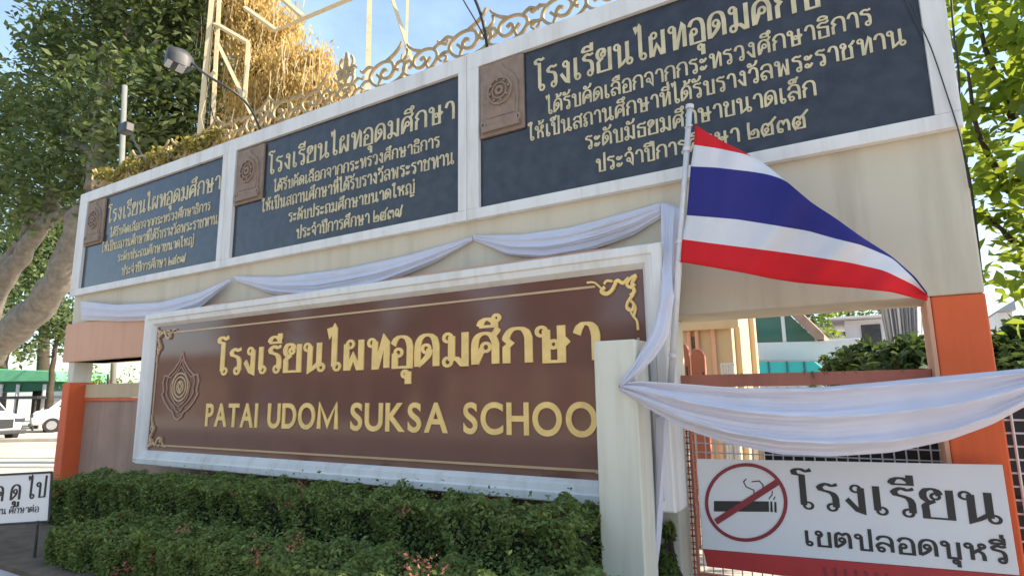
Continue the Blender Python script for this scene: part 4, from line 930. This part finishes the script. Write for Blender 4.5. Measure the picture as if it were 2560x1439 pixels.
# ================================================================== LAMP, POLES, CABLES
hb = at(446, 150, -.85)
fl_ = thing('flood_lamp', 'grey hooded flood lamp on a curved arm over the farthest board', 'flood lamp', hb)
rot = Matrix.Rotation(RAD(72), 4, 'Z')
def Lp(x, y, z): return hb + .86 * np.array(rot @ Vector((x, y, z)))
hd = MB(); rings = []
for k, (x, sy, zt, zb_) in enumerate(((-.17, .135, .13, -.10), (-.06, .15, .165, -.125), (.06, .15, .165, -.14), (.14, .125, .13, -.125), (.20, .08, .07, -.09), (.23, .03, .02, -.05))):
    rings.append([Lp(x, sy * c_, (zt + zb_) / 2 + (zt - zb_) / 2 * s_) for c_, s_ in ((-1, -1), (-1.04, 0), (-.94, .72), (-.5, 1), (.5, 1), (.94, .72), (1.04, 0), (1, -1), (-1, -1))])
hd.grid(rings); a_ = len(hd.v); hd.f += [tuple(range(8)), tuple(range(a_ - 1, a_ - 9, -1))]; hd.mi += [0, 0]
obj('housing', hd, 'lampgrey', fl_, True)
lens_ = MB(); lens_.add([Lp(-.155, -.12, .12), Lp(-.155, .12, .12), Lp(-.155, .12, -.09), Lp(-.155, -.12, -.09)], [(0, 1, 2, 3)]); obj('lens', lens_, 'lampglass', fl_, solid=.01)
vs_ = MB(); vs_.add([Lp(-.17, -.13, -.10), Lp(-.17, .13, -.10), Lp(.10, .13, -.145), Lp(.10, -.13, -.145)], [(0, 1, 2, 3)]); obj('reflector_flap', vs_, 'bwhite', fl_, solid=.008)
obj('arm', MB().tube(poly([Lp(.16, -.02, .02), at(520, 192, -.78), at(575, 222, -.6), at(612, 248, -.4), at(636, 285, -.18), at(652, 330, .02)], 18), .016, 8), 'lampgrey', fl_, True)
obj('cord', MB().tube(poly([at(517, 190, -.78), at(524, 250, -.6), at(533, 300, -.4), at(552, 328, -.1), at(560, 340, .05)], 14), .007, 6), 'cable', fl_, True)
pm = thing('pipe_mast', 'thin white pipe with a black clamped box behind the farthest board', 'pole', at(302, 430, .75) * np.array([1, 1, 0]))
a_, b_ = at(303, 440, .75), at(312, 215, .75); b0 = a_ + (a_ - b_) * (a_[2] / (b_[2] - a_[2]))
obj('pipe', MB().tube([b0, b_], .05, 10), 'pipe', pm, True)
q = at(318, 318, .65); bxm = MB().box(q[0] - .16, q[0] + .14, q[1] - .1, q[1] + .08, q[2] - .13, q[2] + .07); obj('clamp_box', bxm, 'black', pm, bevel=.03)
obj('stay', MB().tube([at(328, 340, .65), at(345, 370, .5), at(366, 408, .2)], .018, 6), 'lampgrey', pm)
cb1 = MB().tube(poly([at(1130, -60, .1), at(1157, 0, .1), at(1185, 45, .1), at(1207, 85, .1), at(1214, 100, .1)], 14), .008, 6)
tag(obj('thin_cable', cb1, 'cable', None, True), 'thin black cable dropping to the scrollwork beside a thicker one', 'cable')
cb2 = MB().tube(poly([at(1160, -60, .1), at(1188, 0, .1), at(1203, 35, .1), at(1213, 80, .1), at(1218, 118, .1)], 14), .018, 7)
tag(obj('thick_cable', cb2, 'cable', None, True), 'thick black cable dropping to the scrollwork above the middle boards', 'cable')
cb3 = MB().tube(poly([at(2250, -50, -.10), at(2290, 40, -.095), at(2325, 110, -.095), at(2352, 190, -.095), at(2385, 290, -.09), at(2398, 325, -.09), at(2412, 400, -.04), at(2424, 470, -.02)], 24), .0045, 5)
tag(obj('loose_wire', cb3, 'cable', None, True), 'thin loose wire hanging down the right edge of the wall', 'wire')
cb4 = MB().tube(poly([at(2376, -30, .95), at(2384, 90, .95), at(2402, 200, .95), at(2392, 330, .95), at(2424, 430, .95), at(2440, 560, .95), at(2456, 700, .95)], 24), .009, 6)
tag(obj('drop_wire', cb4, 'cable', None, True), 'black service wire looping among the bright leaves beside the wall', 'wire')

# ================================================================== CAR PARK AT THE LEFT
def onplane(px, py, P0, dr=kv):
    nrm = np.array([-dr[1], dr[0], 0]); d = ray(px, py); t = np.dot(P0 - CAM, nrm) / np.dot(d, nrm); return CAM + d * t
def slab(mb, quad, P0, depth, dr=kv):
    nrm = np.array([-dr[1], dr[0], 0]); V = [onplane(x, y, P0, dr) for x, y in quad]
    n = len(V); return mb.add(V + [v + nrm * depth for v in V], [tuple(range(n)), tuple(range(2 * n - 1, n - 1, -1))] + [(i, i + n, (i + 1) % n + n, (i + 1) % n) for i in range(n)])
PS = np.array([-7.39, -2.03, 0.0])
sb_ = thing('notice_board', 'small white notice board on thin legs at the left edge', 'notice board', PS)
obj('board', slab(MB(), [(-150, 1196), (128, 1181), (121, 1300), (-150, 1318)], PS, .02), 'signwhite', sb_)
ef = MB()
for a_, b_ in (((-150, 1194), (130, 1179)), ((130, 1179), (122, 1302)), ((122, 1302), (-150, 1320))): ef.tube([onplane(*a_, PS), onplane(*b_, PS)], .012, 6)
obj('frame', ef, 'lampgrey', sb_)
for pa_, pb_ in (((95, 1300), (85, 1406)), ((-120, 1316), (-125, 1440))):
    a_, b_ = onplane(*pa_, PS), onplane(*pb_, PS); b_[2] = 0; obj('leg', MB().tube([a_, b_], .013, 6), 'lampgrey', sb_)
obj('foot_rail', MB().tube([onplane(-125, 1440, PS) * np.array([1, 1, 0]) + [0, 0, .02], onplane(85, 1406, PS) * np.array([1, 1, 0]) + [0, 0, .02]], .012, 6), 'lampgrey', sb_)
def board_text(txt, xl, yl, xr, yr, hpx, w1, w2, m):
    mb = MB(); lay, tot = layout(txt)
    a_ = onplane(xl, yl, PS); b_ = onplane(xr, yr, PS); ww = np.linalg.norm((b_ - a_)[:2]); hh = hpx / F_PX * np.dot(a_ - CAM, _F)
    thai(txt, 0, ww, 0, b_[2] - a_[2], hh, 0, .004, w1, w2, mb)
    nrm = np.array([-kv[1], kv[0], 0]); V = []
    for x, y, z in mb.v: V.append(a_ + kv * x + nrm * y + np.array([0, 0, z]))
    mb.v = V; obj('lettering', mb, m, sb_, fixn=False)
board_text("ค ดู ไป", -18, 1254, 113, 1240, 36, .012, .020, 'black')
board_text("โรงเรียน ศึกษาต่อ", -60, 1288, 96, 1278, 13, .004, .007, 'lampgrey')

def car(name, label, loc, rotz, van=False, group='white vehicles in the car park'):
    t = thing(name, label, 'car' if not van else 'van', loc, group, rotz)
    wv = 1.78; Ln = 4.5
    prof = [(0, .35), (0, .80), (.12, .98), (1.15, 1.08), (1.2, 1.1), (4.3, 1.12), (4.45, .95), (4.5, .55), (4.4, .33)] if not van else [(0, .35), (0, .8), (.1, 1.0), (.7, 1.12), (4.4, 1.14), (4.5, 1.0), (4.5, .35)]
    def pr(poly_, y0, y1): return MB().prism(poly_, y0, y1)
    bm_ = pr(prof, -wv / 2, wv / 2); bm_.v = [(x, y * (.80 if x < .06 else .92 if x < .5 else .93 if x > 4.35 else 1), z) for x, y, z in bm_.v]
    obj('body', bm_, 'carwhite', t, local=True, bevel=.09)
    cab = [(1.1, 1.07), (1.9, 1.62), (2.2, 1.68), (3.8, 1.66), (4.38, 1.1)] if not van else [(.62, 1.1), (1.3, 1.78), (1.6, 1.86), (4.3, 1.84), (4.45, 1.12)]
    cm_ = pr(cab, -wv / 2 + .12, wv / 2 - .12); cm_.v = [(x, y * (.86 if z > 1.5 else 1), z) for x, y, z in cm_.v]
    obj('cabin', cm_, 'carwhite', t, local=True, bevel=.06)
    def shrink(c, k): m = np.mean(np.array(c), axis=0); return [tuple(m + (np.array(p) - m) * k) for p in c]
    for s in (-1, 1):
        y = s * (wv / 2 - .118); win = shrink(cab, .80)
        sw_ = MB().prism(win, min(y, y + s * .012), max(y, y + s * .012)); sw_.v = [(x, yy * (1 - .14 * max(0, min(1, (z - 1.08) / .52))), z) for x, yy, z in sw_.v]
        obj('side_window', sw_, 'glassdark', t, local=True)
    a, b = np.array(cab[0]), np.array(cab[1]); d = b - a; n_ = np.array([-d[1], d[0]]) / np.linalg.norm(d)
    p, q = a + d * .14 + n_ * .012, a + d * .92 + n_ * .012
    ws = MB(); ws.add([(p[0], -.66, p[1]), (p[0], .66, p[1]), (q[0], .56, q[1]), (q[0], -.56, q[1])], [(0, 1, 2, 3)]); obj('windscreen', ws, 'glassdark', t, local=True, solid=.012)
    for x in (.85, 3.65):
        for s in (-1, 1):
            wl = MB().tube([(x, s * (wv / 2 - .20), .34), (x, s * (wv / 2 + .015), .34)], .34, 24); wh = obj('wheel', wl, 'tyre', t, local=True, bevel=.02)
            obj('rim', MB().tube([(x, s * (wv / 2 + .0), .34), (x, s * (wv / 2 + .028), .34)], .21, 18), 'rim', wh, local=True)
    for s in (-1, 1):
        obj('headlight', MB().box(-.03, .12, s * .62 - .17, s * .62 + .17, .72, .88), 'lampglass', t, local=True, bevel=.03)
    obj('grille', MB().box(-.02, .05, -.42, .42, .50, .86), 'black', t, local=True, bevel=.02)
    obj('bumper', MB().box(-.06, .10, -.86, .86, .28, .46), 'lampgrey', t, local=True, bevel=.04)
    return t
hdg = math.atan2(kv[1], kv[0])
fw = np.array([-29.6, 5.7]); 
sx = math.pi + hdg - .45
dirv = np.array([math.cos(sx), math.sin(sx)])
# the suv's nose points right and towards the street; its front wheel stands on the measured spot
nose = fw - dirv * .85 + np.array([dirv[1], -dirv[0]]) * (-.85)
car('parked_suv', 'white suv cut by the left edge, its front wheel showing', (nose[0], nose[1], 0), sx)
v0 = far(78, 1078, 38); car('parked_van', 'white van with dark windows parked behind the suv, beside the orange pillar', (v0[0], v0[1], 0), hdg + .55, True)
PC = far(70, 950, 42)
cn = thing('green_canopy', 'green roofed parking canopy on thin posts left of the orange pillar', 'canopy', PC * np.array([1, 1, 0]))
obj('roof', slab(MB(), [(-160, 955), (-160, 914), (60, 924), (136, 926), (142, 932), (141, 953)], PC, 5), 'greenroof', cn, bevel=.05)
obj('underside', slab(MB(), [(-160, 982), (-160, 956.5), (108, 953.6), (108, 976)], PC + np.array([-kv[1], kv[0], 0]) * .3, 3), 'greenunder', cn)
for px in (4, 46, 112):
    a_ = onplane(px, 960, PC + np.array([-kv[1], kv[0], 0]) * .2); obj('post', MB().tube([a_, a_ * np.array([1, 1, 0])], .09, 8), 'bwhite', cn)
PR = far(100, 995, 40)
cr_ = thing('carport', 'low carport roof with dark edge above the white vehicles', 'carport', PR * np.array([1, 1, 0]))
obj('roof', slab(MB(), [(-100, 998), (-100, 992), (92, 989), (95, 996)], PR, 3), 'lampgrey', cr_)
for px in (3, 44, 90):
    a_ = onplane(px, 996, PR + np.array([-kv[1], kv[0], 0]) * .1); obj('post', MB().tube([a_, a_ * np.array([1, 1, 0])], .05, 6), 'lampgrey', cr_)
PH = far(140, 985, 55)
gh = thing('grey_house', 'low grey house with pale blue roof behind the white vehicles', 'house', PH * np.array([1, 1, 0]))
obj('wall', slab(MB(), [(100, 1035), (100, 1000), (200, 1000), (200, 1035)], PH, 4), 'bwhite', gh)
obj('roof', slab(MB(), [(96, 999.5), (128, 964), (190, 962), (210, 999.5)], PH - np.array([-kv[1], kv[0], 0]) * .4, 5), 'slate', gh)

# ================================================================== ACROSS THE ROAD (unseen, added for the glossy boards to mirror)
row = thing('shophouse_row', 'long pale shophouse row added across the road, mirrored faintly in the brown sign', 'building', (-26, -24, 0))
obj('wall', MB().box(-62, 9, -30, -24.3, 0, 4.6), 'beige', row)
obj('roof', MB().box(-62.3, 9.3, -30.2, -23.2, 4.602, 4.85), 'rooftile', row)
_q = random.Random(6); x = -61.5
while x < 8:
    wd = _q.uniform(1.6, 3.4); obj('shutter', MB().box(x + .35, x + wd, -24.298, -24.22, 0, _q.choice((2.6, 3.0, 3.4))), _q.choice(('black', 'greywall', 'lampgrey', 'slate')), row); x += wd + _q.uniform(.5, 1.3)
obj('awning', MB().box(-40, -22, -24.2, -22.4, 3.3, 3.42), 'bwhite', row)
for i, (x, h) in enumerate(((-52, 8.5), (-40, 9.5), (-29, 8.0), (-18, 9.0), (-8, 8.5), (2, 9.5))):
    tree('mirror_tree', 'dark tree added behind the shophouse row to darken the mirrored view', 'tree', 0, [([(x, -33, -.2), (x, -33, 3), (x, -33, h)], .3, .1)],
         [(np.array([x + _q.uniform(-2, 2), -33, h - 1 + _q.uniform(-1, 1)]), 2.8) for _ in range(3)], 'tree', 'darkbark', .7, 60, 8, .6, 80 + i, 'unseen trees added across the road for reflections', shell=.3)
